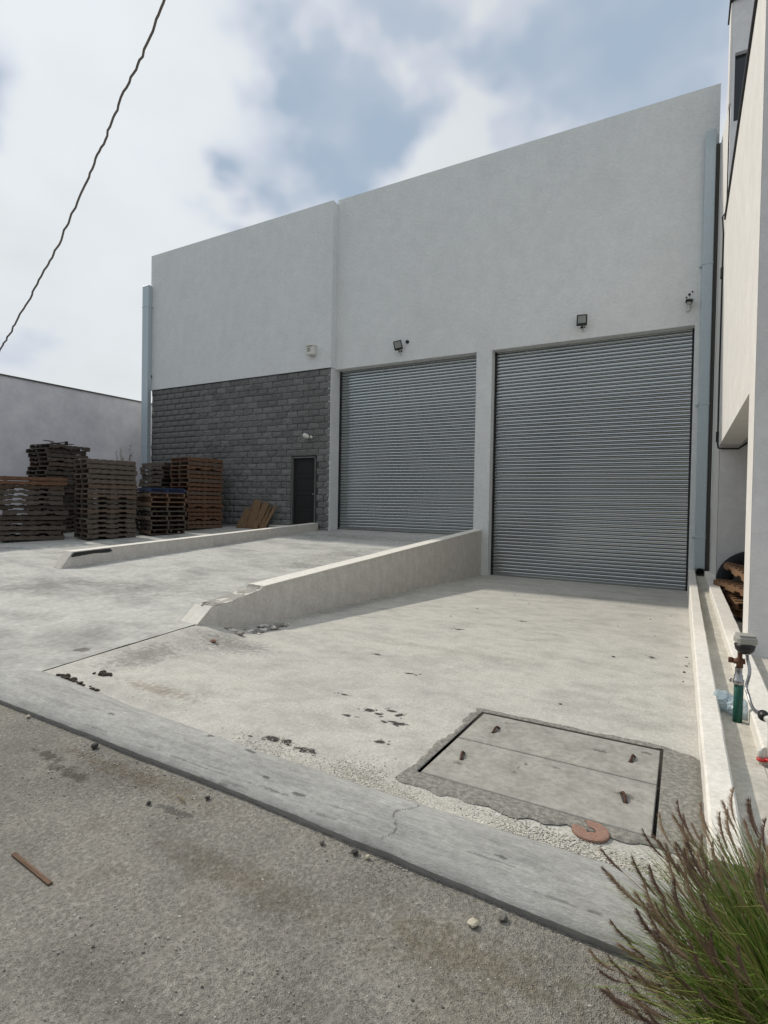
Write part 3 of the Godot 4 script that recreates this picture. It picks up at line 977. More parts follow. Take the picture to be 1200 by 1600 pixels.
# ------------------------------------------------------------------ the building on the right
func make_neighbour() -> void:
	var nb := thing("neighbour_building", "cream and grey neighbouring building with an open bay, right of the drain channel", "building")
	var x := 0.572
	var w := MB.new()
	# left-facing wall as a slab: x thickness, with the open bay cut out; built turned so that panel_wall's x runs along depth
	var cut := [6.78, 12.12, -0.7, 2.62]
	var f := func(a: float, y: float, t: float): return Vector3(t, y, -a)
	for q in [[6.25, 6.78, -0.7, 6.9], [6.78, 12.12, 2.62, 6.9]]:
		w.quad(f.call(q[0], q[2], x), f.call(q[1], q[2], x), f.call(q[1], q[3], x), f.call(q[0], q[3], x), Vector3(-1, 0, 0))
	w.quad(f.call(6.78, 2.62, x), f.call(12.12, 2.62, x), f.call(12.12, 2.62, x + 0.34), f.call(6.78, 2.62, x + 0.34), Vector3(0, -1, 0))
	w.quad(f.call(6.78, 2.62, x + 0.34), f.call(12.12, 2.62, x + 0.34), f.call(12.12, 3.4, x + 0.34), f.call(6.78, 3.4, x + 0.34), Vector3(1, 0, 0))
	w.quad(f.call(6.78, -0.7, x), f.call(6.78, 2.62, x), f.call(6.78, 3.4, x + 0.34), f.call(6.78, -0.7, x + 0.34), Vector3(0, 0, -1))
	# the far pier splays a little towards the warehouse
	w.quad(f.call(12.12, -0.7, x), f.call(13.26, -0.7, 0.503), f.call(13.26, 9.0, 0.503), f.call(12.12, 9.0, x), Vector3(-1, 0, 0))
	w.quad(f.call(13.26, -0.7, 0.503), f.call(13.26, 9.0, 0.503), f.call(13.26, 9.0, x + 0.3), f.call(13.26, -0.7, x + 0.3), Vector3(0, 0, -1))
	part("side_wall", w, M["smooth_plaster"], nb)
	var fr := MB.new()
	fr.box(Vector3(x + 4.2, 3.1, -6.5), Vector3(8.396, 7.6, 0.5))
	part("front_wall", fr, M["pale_grey_plaster"], nb)
	var iw := MB.new()
	iw.box(Vector3(x + 4.2, 1.6, -12.25), Vector3(8.39, 4.5, 0.25))
	iw.box(Vector3(7.5, 1.3, -9.4), Vector3(0.3, 4.2, 5.4))
	part("bay_wall", iw, M["pale_grey_plaster"], nb)
	var rf := MB.new()
	rf.box(Vector3(x + 4.3, 3.5, -9.4), Vector3(8.0, 0.2, 5.4))
	rf.box(Vector3(x + 4.3, 6.7, -9.5), Vector3(8.2, 0.2, 5.6))
	part("roof", rf, M["grey_plaster"], nb)
	var cp := MB.new()
	cp.box(Vector3(x + 0.02, 6.915, -9.2), Vector3(0.1, 0.035, 5.9))
	cp.box(Vector3(x + 4.2, 6.915, -6.3), Vector3(8.3, 0.035, 0.12))
	part("roof_trim", cp, M["dark_metal"], nb)
	# taller frame at the back with a dark glazed panel
	var tw := MB.new()
	panel_wall(tw, x + 0.02, x + 5.0, 5.0, 10.85, -12.0, -12.5, [[x + 0.07, x + 2.4, 8.62, 9.88]])
	part("upper_wall", tw, M["pale_grey_plaster"], nb)
	var wn := MB.new()
	wn.box(Vector3(x + 1.24, 9.25, -12.1), Vector3(2.34, 1.28, 0.02))
	part("window", wn, M["window_dark"], nb)
	var tc := MB.new()
	tc.box(Vector3(x + 2.5, 10.87, -12.25), Vector3(5.08, 0.04, 0.6))
	part("upper_trim", tc, M["dark_metal"], nb)
	var ts := MB.new()
	ts.box(Vector3(x + 0.003, 9.9, -12.25), Vector3(0.03, 1.85, 0.5))
	part("upper_side", ts, M["smooth_plaster"], nb)
	# black cable with junction boxes
	var cb := thing("wall_cable", "black cable with two junction boxes down the cream wall, turning under the beam", "cable")
	var t := MB.new(true)
	var cxp := x - 0.026
	t.tube([Vector3(x - 0.01, 7.02, -12.15), Vector3(x - 0.05, 6.98, -12.2), Vector3(cxp, 6.7, -12.28), Vector3(cxp, 5.0, -12.30), Vector3(cxp - 0.003, 4.0, -12.28), Vector3(cxp, 2.9, -12.30), Vector3(cxp, 2.66, -12.26), Vector3(x - 0.02, 2.57, -12.14), Vector3(x + 0.06, 2.55, -12.08), Vector3(x + 0.3, 2.54, -12.08), Vector3(x + 0.46, 2.66, -12.09), Vector3(x + 0.52, 2.8, -12.1)], 0.016, 6)
	part("cable", t, M["black_plastic"], cb)
	for y in [5.95, 2.8]:
		var bx := MB.new()
		bx.box(Vector3(cxp, y, -12.30), Vector3(0.06, 0.2, 0.10), Basis(), 0.008)
		part("junction_box", bx, M["black_plastic"], cb)
	# inside the bay: tyre, tipped pallets, red planks
	var ty := MB.new(true)
	var prof := [Vector2(0.34, -0.1), Vector2(0.42, -0.13), Vector2(0.53, -0.13), Vector2(0.585, -0.1), Vector2(0.60, -0.05), Vector2(0.60, 0.05), Vector2(0.585, 0.1), Vector2(0.53, 0.13), Vector2(0.42, 0.13), Vector2(0.34, 0.1), Vector2(0.33, 0.0), Vector2(0.34, -0.1)]
	ty.lathe(prof, Vector3.ZERO, Basis(Vector3(1, 0, 0), PI / 2 - 0.12), 36)
	var tyre := part("truck_tyre", ty, M["rubber"])
	tyre.position = Vector3(1.16, 0.05, -11.93)
	tag(tyre, "large black truck tyre leaning inside the neighbouring bay", "tyre")
	var gp := "timber dumped in the neighbouring bay"
	var spots := [[Vector3(1.16, -0.28, -10.6), Vector3(0, 0.25, 0.02), "lowest pallet under the tipped ones in the neighbouring bay"], [Vector3(1.18, -0.12, -10.6), Vector3(0.05, 0.1, 0.03), "pallet resting flat on the lowest one in the neighbouring bay"], [Vector3(1.15, 0.03, -10.55), Vector3(0.03, 0.35, -0.06), "pallet sliding off the pile in the neighbouring bay"], [Vector3(1.22, 0.22, -10.6), Vector3(0.1, 0.2, -0.2), "topmost tipped pallet on the pile in the neighbouring bay"]]
	for s in spots:
		var p := make_pallet("bay_pallet", 5 if s[1].y > 0.15 else 2, s[2], gp, true)
		p.position = s[0]
		p.rotation = s[1]
	for k in 2:
		var pk := MB.new()
		pk.box(Vector3.ZERO, Vector3(0.1, 0.75, 0.03), Basis(), 0.004)
		var o := part("red_plank", pk, M["red_wood"])
		o.position = Vector3(0.70 + 0.16 * k, 0.16, -7.2 - 0.25 * k)
		o.rotation = Vector3(0.16, 0.3, -0.12 + 0.1 * k)
		tag(o, ["reddish plank leaning at the mouth of the neighbouring bay", "reddish plank behind the first one in the neighbouring bay"][k], "plank", "red planks in the bay")

# ------------------------------------------------------------------ left boundary, opposite side, wire
func make_surroundings() -> void:
	var bw := thing("boundary_wall", "tall pale lilac-grey boundary wall behind the pallet stacks", "wall")
	var b := MB.new()
	b.box(Vector3(-18.48, 2.2, -14.0), Vector3(0.36, 5.8, 34.0))
	part("wall_body", b, M["lilac_plaster"], bw)
	var c := MB.new()
	c.box(Vector3(-18.47, 5.12, -14.0), Vector3(0.42, 0.04, 34.0))
	part("coping", c, M["coping_and_gap_shade"], bw)
	# unseen building added over the road, dark and tall to darken the shutters' reflections
	var op := thing("added_dark_building", "added unseen dark building across the street, there to darken the shutter reflections", "building")
	var o1 := MB.new()
	panel_wall(o1, -45.0, 40.0, -0.2, 10.5, 19.0, 19.4, [])
	o1.box(Vector3(-2.5, 4.9, 27.0), Vector3(85.0, 10.2, 15.0))
	part("wall", o1, M["added_dark_cladding"], op)
	for k in 7:
		var g := MB.new()
		g.box(Vector3(-36.0 + k * 11.0, 2.3, 18.95), Vector3(5.0, 4.9, 0.06))
		part("added_gate", g, M["dark_metal"], op)
	# overhead service wire
	var pts := []
	var c3 := Curve3D.new()
	c3.bake_interval = 0.12
	for p in [Vector3(-2.2, 9.5, -3.4), Vector3(-5.818, 7.624, -4.6), Vector3(-7.261, 7.05, -5.0), Vector3(-9.438, 5.83, -5.45), Vector3(-12.531, 4.479, -6.0), Vector3(-18.25, 2.9, -7.1)]:
		c3.add_point(p)
	for k in c3.point_count:
		var a := c3.get_point_position(maxi(k - 1, 0))
		var z := c3.get_point_position(mini(k + 1, c3.point_count - 1))
		c3.set_point_in(k, (a - z) * 0.16)
		c3.set_point_out(k, (z - a) * 0.16)
	var n := FastNoiseLite.new()
	n.seed = 4
	n.frequency = 0.5
	var i := 0
	for p in c3.get_baked_points():
		pts.append(p + Vector3(0, n.get_noise_1d(i * 0.5) * 0.02 + n.get_noise_1d(i * 0.12 + 50.0) * 0.07, n.get_noise_1d(i * 0.6 + 90.0) * 0.03))
		i += 1
	var w := MB.new(true)
	w.tube(pts, 0.016, 7)
	tag(part("overhead_wire", w, M["wire_cover"]), "wavy grey service wire crossing the sky to the boundary wall", "wire")
	# dry reeds by the corner of the building
	var rd := thing("dry_reed", "dry brown reed stalks behind the pallets at the wall corner", "plant", Vector3(-17.55, 0.5, -12.4))
	for k in 9:
		var st := MB.new(true)
		var lean := rng.randf_range(-0.55, 0.5)
		var hh := rng.randf_range(2.3, 3.0)
		var q := []
		for j in 6:
			var t := j / 5.0
			q.append(Vector3(lean * t * t * 0.8 + 0.05 * k - 0.2, hh * t, rng.randf_range(-0.03, 0.03)))
		st.tube(q, [0.012, 0.011, 0.010, 0.008, 0.006, 0.003], 5)
		for j in 7:
			var o := Vector3(lean * 0.8 * (0.6 + 0.06 * j) + 0.05 * k - 0.2, hh * (0.72 + 0.04 * j), 0.0)
			st.tube([o, o + Vector3(rng.randf_range(-0.18, 0.18), rng.randf_range(0.05, 0.2), 0.0)], [0.008, 0.002], 4)
		part("stalk", st, M["dry_stalk"], rd)

# ------------------------------------------------------------------ manhole cover, mortar ring, gravel
func make_cover() -> void:
	var labels := ["concrete cover slab with two steel loop handles, the one next to the kerb", "concrete cover slab with two steel loop handles, the one next to the shutter side"]
	var ranges := [[2.582, 3.118], [3.130, 3.618]]
	var sim := stain_map(400, 400, 205, 0.8, Color(1, 0.985, 0.95), 1.0, 0.6)
	for q in [[0.42, 0.14, 0.012, 0.02], [0.40, 0.2, 0.005, 0.03], [0.395, 0.25, 0.016, 0.012], [0.55, 0.1, 0.02, 0.014], [0.2, 0.62, 0.02, 0.012], [0.24, 0.6, 0.01, 0.006], [0.7, 0.72, 0.05, 0.02], [0.15, 0.3, 0.03, 0.02], [0.85, 0.2, 0.05, 0.03], [0.9, 0.62, 0.03, 0.02]]:
		splat(sim, q[0] * 400.0, q[1] * 400.0, q[2] * 400.0, q[3] * 400.0, Color(0.74, 0.735, 0.72), 0.4, int(q[0] * 999.0))
	with_stains(M["slab_concrete"], ImageTexture.create_from_image(sim))
	var grips := [[Vector2(-1.063, 2.884), Vector2(-0.222, 2.881)], [Vector2(-1.016, 3.363), Vector2(-0.223, 3.391)]]
	for k in 2:
		var c: float = (ranges[k][0] + ranges[k][1]) / 2.0
		var t := thing("cover_slab", labels[k], "manhole cover", Vector3(-0.634, y_right(c), -c), 0.0, "manhole cover slabs")
		t.rotation.x = -0.036
		var b := MB.new()
		b.uvf = func(p: Vector3): return Vector2((p.x + 0.6) / 1.2, (p.z + 0.3) / 1.2 + 0.5 * k)
		b.box(Vector3(0, -0.03, 0), Vector3(1.096, 0.066, ranges[k][1] - ranges[k][0]), Basis(), 0.004)
		part("slab", b, M["slab_concrete"], t)
		for g in grips[k]:
			var at := Vector3(g.x + 0.634, 0.004, c - g.y)
			var h := MB.new(true)
			var a: float = 0.25 if k == 0 else -0.1
			var dirv := Vector3(sin(a), 0, cos(a))
			var q := []
			for j in 9:
				var u := j / 8.0
				q.append(at + dirv * lerpf(-0.055, 0.055, u) + Vector3(0, 0.022 * sin(PI * u) - 0.003, 0))
			h.tube(q, 0.0065, 7)
			part("handle", h, M["rust"], t)
			var rc := MB.new()
			rc.box(at + Vector3(0, -0.0025, 0), Vector3(0.028, 0.003, 0.12), Basis(Vector3.UP, a), 0.001)
			part("handle_socket", rc, M["dirt"], t)
	# hairline crack and old patch on the near slab
	# rough mortar ring round the pit
	var n := FastNoiseLite.new()
	n.seed = 77
	n.frequency = 1.0
	var ring := MB.new(true)
	var N := 240
	var cx := (PIT[0] + PIT[1]) / 2.0
	var cd := (PIT[2] + PIT[3]) / 2.0
	var hx := (PIT[1] - PIT[0]) / 2.0
	var hd := (PIT[3] - PIT[2]) / 2.0
	var inner := []
	var outer := []
	for k in N + 1:
		var s := float(k % N) / N * 4.0
		var side := int(s)
		var u := s - side
		var p: Vector2
		var o: Vector2
		var rag := 0.045 * n.get_noise_1d(k * 0.09) + 0.012 * n.get_noise_1d(k * 0.35)
		if side == 0:      # street side, from left to right
			p = Vector2(lerpf(-hx, hx, u), -hd)
			o = Vector2(lerpf(-hx - 0.06, hx + 0.17, u), -hd - 0.115 - 0.04 * sin(u * 5.0) - rag * 1.3 + (0.02 if u > 0.9 else 0.0))
		elif side == 1:    # towards the drain wall
			p = Vector2(hx, lerpf(-hd, hd, u))
			o = Vector2(minf(hx + 0.185, 0.118 - cx), lerpf(-hd - 0.14, hd - 0.03, u))
		elif side == 2:    # shutter side, right to left
			p = Vector2(lerpf(hx, -hx, u), hd)
			o = Vector2(lerpf(hx + 0.17, -hx - 0.05, u), hd + lerpf(-0.02, 0.05, minf(1.0, u * 6.0)) + rag * 0.6)
		else:              # left side, back to front
			p = Vector2(-hx, lerpf(hd, -hd, u))
			o = Vector2(-hx - 0.035 - 0.05 * absf(n.get_noise_1d(k * 0.12)) - rag * 0.8, lerpf(hd + 0.05, -hd - 0.13, u))
		inner.append(Vector3(cx + p.x, y_right(cd + p.y) + 0.006, -(cd + p.y)))
		var od := cd + o.y
		outer.append(Vector3(cx + o.x, right_level(cx + o.x, od) + 0.0075, -od))
	for k in N:
		var prev_i: Vector3 = inner[k]
		var prev_j: Vector3 = inner[k + 1]
		for t in [0.35, 0.7, 0.92, 1.0]:
			var a: Vector3 = inner[k].lerp(outer[k], t)
			var b: Vector3 = inner[k + 1].lerp(outer[k + 1], t)
			var lift := 0.004 if t < 1.0 else -0.004
			a.y += lift + 0.003 * n.get_noise_2d(a.x * 14.0, a.z * 14.0)
			b.y += lift + 0.003 * n.get_noise_2d(b.x * 14.0, b.z * 14.0)
			ring.quad(prev_i, a, b, prev_j, Vector3.UP)
			prev_i = a
			prev_j = b
	setting("mortar_ring", ring, M["mortar"])
	# broken clay cap of the cleanout
	var cap := MB.new()
	var at := Vector3(-0.318, y_right(2.47) + 0.013, -2.468)
	cap.lathe([Vector2(0.022, -0.006), Vector2(0.021, 0.002), Vector2(0.068, 0.004), Vector2(0.075, 0.002), Vector2(0.077, -0.006)], Vector3.ZERO, Basis(), 40, -2.05, 3.3)
	cap.lathe([Vector2(0.0, -0.004), Vector2(0.03, 0.0)], Vector3.ZERO, Basis(), 12, 0.2, 2.2)
	var co := part("clay_cap", cap, M["clay"])
	co.position = at
	tag(co, "broken round terracotta cleanout cap beside the cover slabs", "drain cap")
	var hole := MB.new()
	hole.lathe([Vector2(0.0, 0.0), Vector2(0.03, 0.0015), Vector2(0.06, 0.001), Vector2(0.082, -0.006)], at + Vector3(0, -0.009, 0), Basis(), 18)
	setting("cap_soil", hole, M["dirt"])
	# exposed aggregate along the kerb: too many to count
	var peb := MB.new()
	peb.lathe([Vector2(0.0, -0.5), Vector2(0.42, -0.25), Vector2(0.5, 0.1), Vector2(0.3, 0.42), Vector2(0.0, 0.5)], Vector3.ZERO, Basis(), 6)
	var pm := peb.mesh()
	var white := mat("aggregate", Color(1, 1, 1), 0.9)
	white.vertex_color_use_as_albedo = true
	var mm := MultiMesh.new()
	mm.transform_format = MultiMesh.TRANSFORM_3D
	mm.use_colors = true
	mm.mesh = pm
	var where := []
	while where.size() < 5200:
		var x := rng.randf_range(-2.6, 0.1)
		var t := absf(rng.randfn(0.0, 0.5))
		var d := along(KERB_BACK, x) + 0.01 + t * 0.2
		var wgt := smoothstep(-2.6, -1.2, x)
		if rng.randf() > wgt or d > 2.44 - 0.06 * rng.randf() and x > PIT[0] - 0.1 or d > 2.75:
			continue
		where.append(Vector3(x, right_level(x, d) + 0.001, -d))
	for k in 1500:
		var x := rng.randf_range(-4.3, 0.08)
		var d := 2.5 + pow(rng.randf(), 2.0) * 4.0
		if x > PIT[0] - 0.08 and d < PIT[3] + 0.08:
			continue
		where.append(Vector3(x, right_level(x, d), -d))
	mm.instance_count = where.size()
	for k in where.size():
		var s := rng.randf_range(0.003, 0.0075)
		mm.set_instance_transform(k, Transform3D(Basis.from_euler(Vector3(rng.randf() * 6.0, rng.randf() * 6.0, 0)).scaled(Vector3(s * 1.3, s * 0.8, s)), where[k]))
		var g := rng.randf_range(0.42, 0.72)
		if rng.randf() < 0.08:
			g *= 0.3
		mm.set_instance_color(k, Color(g, g * 0.96, g * 0.84))
	var mi := MultiMeshInstance3D.new()
	mi.name = "gravel"
	mi.multimesh = mm
	mi.material_override = white
	add_child(mi)
	mi.set_meta("kind", "stuff")
	tag(mi, "cream coloured loose gravel along the back of the kerb", "gravel")
	# grit on the street
	var m2 := MultiMesh.new()
	m2.transform_format = MultiMesh.TRANSFORM_3D
	m2.use_colors = true
	m2.mesh = pm
	m2.instance_count = 7000
	for k in m2.instance_count:
		var x := rng.randf_range(-5.0, 0.9)
		var d := 2.0 - pow(rng.randf(), 1.6) * 1.5
		d = minf(d, along(KERB_FRONT, x) - 0.012)
		var s := rng.randf_range(0.002, 0.006) * (1.8 if rng.randf() < 0.06 else 1.0)
		m2.set_instance_transform(k, Transform3D(Basis.from_euler(Vector3(rng.randf() * 6.0, rng.randf() * 6.0, 0)).scaled(Vector3(s * 1.4, s * 0.7, s)), Vector3(x, -0.089, -d)))
		var g := rng.randf_range(0.05, 0.5)
		m2.set_instance_color(k, Color(g, g * 0.95, g * 0.86))
	var mj := MultiMeshInstance3D.new()
	mj.name = "street_grit"
	mj.multimesh = m2
	mj.material_override = white
	add_child(mj)
	mj.set_meta("kind", "stuff")
	tag(mj, "fine grit and small stone bits scattered over the street", "grit")

# ------------------------------------------------------------------ pallets
var pallet_meshes := {}

func make_pallet(called: String, tone: int, label: String, group: String, warm := false, blue := false, notched := 0.5) -> Node3D:
	if pallet_meshes.is_empty():
		for v in 2:
			var s := MB.new()
			var poly := PackedVector2Array([Vector2(-0.6, 0.018), Vector2(-0.6, 0.108), Vector2(0.6, 0.108), Vector2(0.6, 0.018)])
			if v == 1:
				poly.append_array(PackedVector2Array([Vector2(0.36, 0.018), Vector2(0.335, 0.055), Vector2(0.165, 0.055), Vector2(0.14, 0.018), Vector2(-0.14, 0.018), Vector2(-0.165, 0.055), Vector2(-0.335, 0.055), Vector2(-0.36, 0.018)]))
			s.prism(poly, func(p: Vector2, t: float): return Vector3(t, p.y, p.x), -0.02, 0.02)
			pallet_meshes["stringer_%d" % v] = s.mesh()
		var b := MB.new()
		b.box(Vector3.ZERO, Vector3(0.955, 0.018, 0.095), Basis(), 0.003)
		pallet_meshes["board"] = b.mesh()
		var b2 := MB.new()
		b2.box(Vector3.ZERO, Vector3(0.955, 0.018, 0.13), Basis(), 0.003)
		pallet_meshes["wide_board"] = b2.mesh()
	var o := thing(called, label, "pallet", Vector3.ZERO, 0.0, group)
	var notch := 1 if rng.randf() < notched else 0
	var wx: Material = M["warm_wood"] if warm else M["wood_x_%d" % tone]
	var wz: Material = M["warm_wood"] if warm else M["wood_z_%d" % tone]
	if blue:
		wx = M["blue_wood"]
		wz = M["blue_wood"]
	for x in [-0.48, 0.0, 0.48]:
		put("stringer", pallet_meshes["stringer_%d" % notch], wz, o, Vector3(x, 0, 0))
	for k in 7:
		put("deck_board", pallet_meshes["board"], wx, o, Vector3(rng.randf_range(-0.008, 0.008), 0.117, -0.55 + k * 1.1 / 6.0))
	for z in [-0.53, 0.0, 0.53]:
		put("bottom_board", pallet_meshes["wide_board"], wx, o, Vector3(rng.randf_range(-0.008, 0.008), 0.009, z))
	return o

func ordinal(k: int) -> String:
	return ["first", "second", "third", "fourth", "fifth", "sixth", "seventh", "eighth", "ninth", "tenth", "eleventh", "twelfth", "thirteenth", "fourteenth", "fifteenth", "sixteenth", "seventeenth", "eighteenth", "nineteenth", "twentieth", "twenty-first", "twenty-second"][k]

func make_pallets() -> void:
	# corner nearest the driveway and the street (x, depth), turn in degrees, pallets, name of the stack, tones, jitter
	var stacks := [
		[-14.68, 7.02, -28.0, 11, "untidy low stack", [1, 4, 1, 0], 0.10, 0.0],
		[-13.12, 8.3, -14.0, 16, "tall tidy grey stack", [4, 1, 0, 4], 0.025, 0.0],
		[-15.85, 8.8, 0.0, 20, "tallest stack by the lilac wall", [1, 4, 1, 0], 0.07, 0.0],
		[-12.64, 9.73, -16.0, 10, "short blue-topped stack", [0, 1, 2, 4], 0.05, 90.0],
		[-12.95, 11.3, -10.0, 17, "brown stack near the leaning planks", [3, 2, 3, 0], 0.035, 0.0],
		[-14.25, 11.4, -6.0, 16, "grey stack behind the blue-topped one", [1, 4, 1, 4], 0.06, 90.0]]
	for s in stacks:
		var turn := deg_to_rad(s[2])
		var basis := Basis(Vector3.UP, turn)
		var wide: bool = s[7] == 90.0
		var c: Vector3 = Vector3(s[0], 0, -s[1]) + basis * Vector3(-0.6 if wide else -0.5, 0, -0.5 if wide else (-0.7 if s[0] == -14.68 else -0.6))
		var y := y_left(-c.z) + 0.012
		# the slab slopes: lay the stack level on its highest edge, the foot boards wedge the rest
		var n: int = s[3]
		for k in n:
			var blue: bool = wide and s[0] > -13.0 and k >= n - 1
			var ends := "at the bottom of" if k == 0 else ("topmost of" if k == n - 1 else "%s from the ground in" % ordinal(k))
			var p := make_pallet("wooden_pallet", s[5][(k / 4 + rng.randi() % 2) % 4], "%s wooden pallet %s the %s" % ["blue painted" if blue else ("brown" if s[5][0] == 3 else "weathered"), ends, s[4]], "pallets stacked in the yard", false, blue, (1.0 if k < 9 else 0.0) if s[0] == -13.12 else (0.3 if s[0] == -12.95 else 0.5))
			var j: float = s[6] * (1.0 if k > 0 else 0.2)
			if s[0] == -14.68 and k >= n - 2:
				j *= 0.6
			p.position = c + Vector3(rng.randf_range(-j, j), y, rng.randf_range(-j, j) * 0.8)
			p.rotation.y = turn + (PI / 2 if wide else 0.0) + rng.randf_range(-j, j) * 0.4
			if s[0] == -14.68:
				p.scale.z = 1.17   # longer pallets in this stack
			y += 0.1275
	# two deep crates of brown boards on the untidy stack
	var base := Vector3(-14.68, 0, -7.02) + Basis(Vector3.UP, deg_to_rad(-28.0)) * Vector3(-0.5, 0, -0.7)
	var cr := thing("board_crate", "open crate of broad brown boards on top of the untidy low stack", "crate", base + Vector3(0.03, y_left(-base.z) + 0.012 + 11 * 0.1275, 0.0), deg_to_rad(-27.0))
	for q in [[0.51, 0.05], [0.51, 0.165], [-0.51, 0.05], [-0.51, 0.165]]:
		var b := MB.new()
		b.box(Vector3(q[0], q[1], 0), Vector3(0.022, 0.075, 1.46), Basis(), 0.003)
		part("side_board", b, M["wood_z_3"], cr)
	for z in [-0.6, 0.0, 0.6]:
		for x in [-0.48, 0.48]:
			var b := MB.new()
			b.box(Vector3(x, 0.105, z), Vector3(0.036, 0.21, 0.07), Basis(), 0.003)
			part("post", b, M["wood_z_2"], cr)
	for k in 6:
		var b := MB.new()
		b.box(Vector3(0, 0.012, -0.6 + k * 0.24), Vector3(0.98, 0.02, 0.12), Basis(), 0.003)
		part("floor_board", b, M["wood_x_3"], cr)
	# broken slats lying on the tallest stack
	for k in 6:
		var b := MB.new()
		b.box(Vector3.ZERO, Vector3(rng.randf_range(0.5, 1.1), 0.018, 0.09), Basis(), 0.003)
		var o := part("loose_slat", b, M["wood_x_%d" % [1, 4][k % 2]])
		o.position = Vector3(-16.35 + rng.randf_range(-0.1, 0.2), y_left(9.4) + 0.012 + 20 * 0.1275 + 0.015 + k * 0.02, -9.3 + rng.randf_range(-0.3, 0.3))
		o.rotation = Vector3(rng.randf_range(-0.05, 0.05), rng.randf_range(-0.9, 0.9), rng.randf_range(-0.06, 0.06))
		tag(o, "loose weathered slat lying on top of the tallest pallet stack", "slat", "slats on the tallest stack")
	# planks leaning on the stone wall
	var names := ["leftover light brown plank leaning nearest the pallets", "short light plank leaning second from the pallets", "dark stained plank leaning in the middle of the group", "broad pale plank leaning on the dark stained one", "light plank leaning fifth from the pallets", "split plank leaning sixth from the pallets", "narrow pale plank leaning last before the black door", "stubby plank lying across the feet of the leaning group"]
	for k in 8:
		var hh: float = [0.72, 0.82, 0.95, 0.95, 0.9, 0.78, 0.8, 0.5][k]
		var ww: float = [0.17, 0.2, 0.28, 0.3, 0.26, 0.22, 0.12, 0.16][k]
		var b := MB.new()
		b.box(Vector3(0, hh / 2.0, 0), Vector3(ww, hh, 0.03), Basis(), 0.004)
		var o := part("leaning_plank", b, M["fresh_wood"] if k != 2 else M["wood_z_3"])
		var x := -12.22 + k * 0.175
		var zb := -12.62 - 0.015 * (k % 3)
		if k == 7:
			x = -11.4
			zb = -12.5
		o.position = Vector3(x, y_left(-zb) + 0.01, zb)
		o.rotation = Vector3(-asin(minf(0.95, 0.36 / hh)), 0.0, [-0.12, -0.2, -0.1, 0.02, -0.16, -0.05, -0.2, 0.35][k])
		tag(o, names[k] + " on the stone wall" if k < 7 else names[k], "plank", "planks leaning on the stone wall")

# ------------------------------------------------------------------ fittings on the front
func floodlight(label: String, at: Vector3, turn: float, tilt: float, roll: float) -> void:
	var t := thing("floodlight", label, "floodlight", at, 0.0, "floodlights over the shutters")
	var head := Basis.from_euler(Vector3(tilt, turn, roll))
	var c := Vector3(0, 0, 0.16)
	var b := MB.new()
	b.box(c, head * Vector3.ZERO + Vector3(0.23, 0.25, 0.045), head, 0.012)
	for k in 6:
		b.box(c + head * Vector3(-0.09 + k * 0.036, 0, -0.035), Vector3(0.008, 0.2, 0.03), head)
	part("housing", b, M["black_plastic"], t)
	var g := MB.new()
	g.box(c + head * Vector3(0, 0.012, 0.0245), Vector3(0.175, 0.165, 0.004), head)
	part("lens", g, M["lamp_glass"], t)
	var br := MB.new()
	br.box(Vector3(0, -0.12, 0.01), Vector3(0.11, 0.035, 0.012), Basis(), 0.002)
	br.box(Vector3(0, -0.125, 0.075), Vector3(0.03, 0.008, 0.13), Basis(), 0.002)
	part("bracket", br, M["dark_metal"], t)
	var cb := MB.new(true)
	cb.tube([Vector3(0.02, -0.1, 0.12), Vector3(0.05, -0.19, 0.08), Vector3(0.03, -0.23, 0.03), Vector3(-0.02, -0.2, 0.006), Vector3(-0.01, -0.14, 0.004)], 0.006, 6)
	part("cable", cb, M["white_plastic"], t)

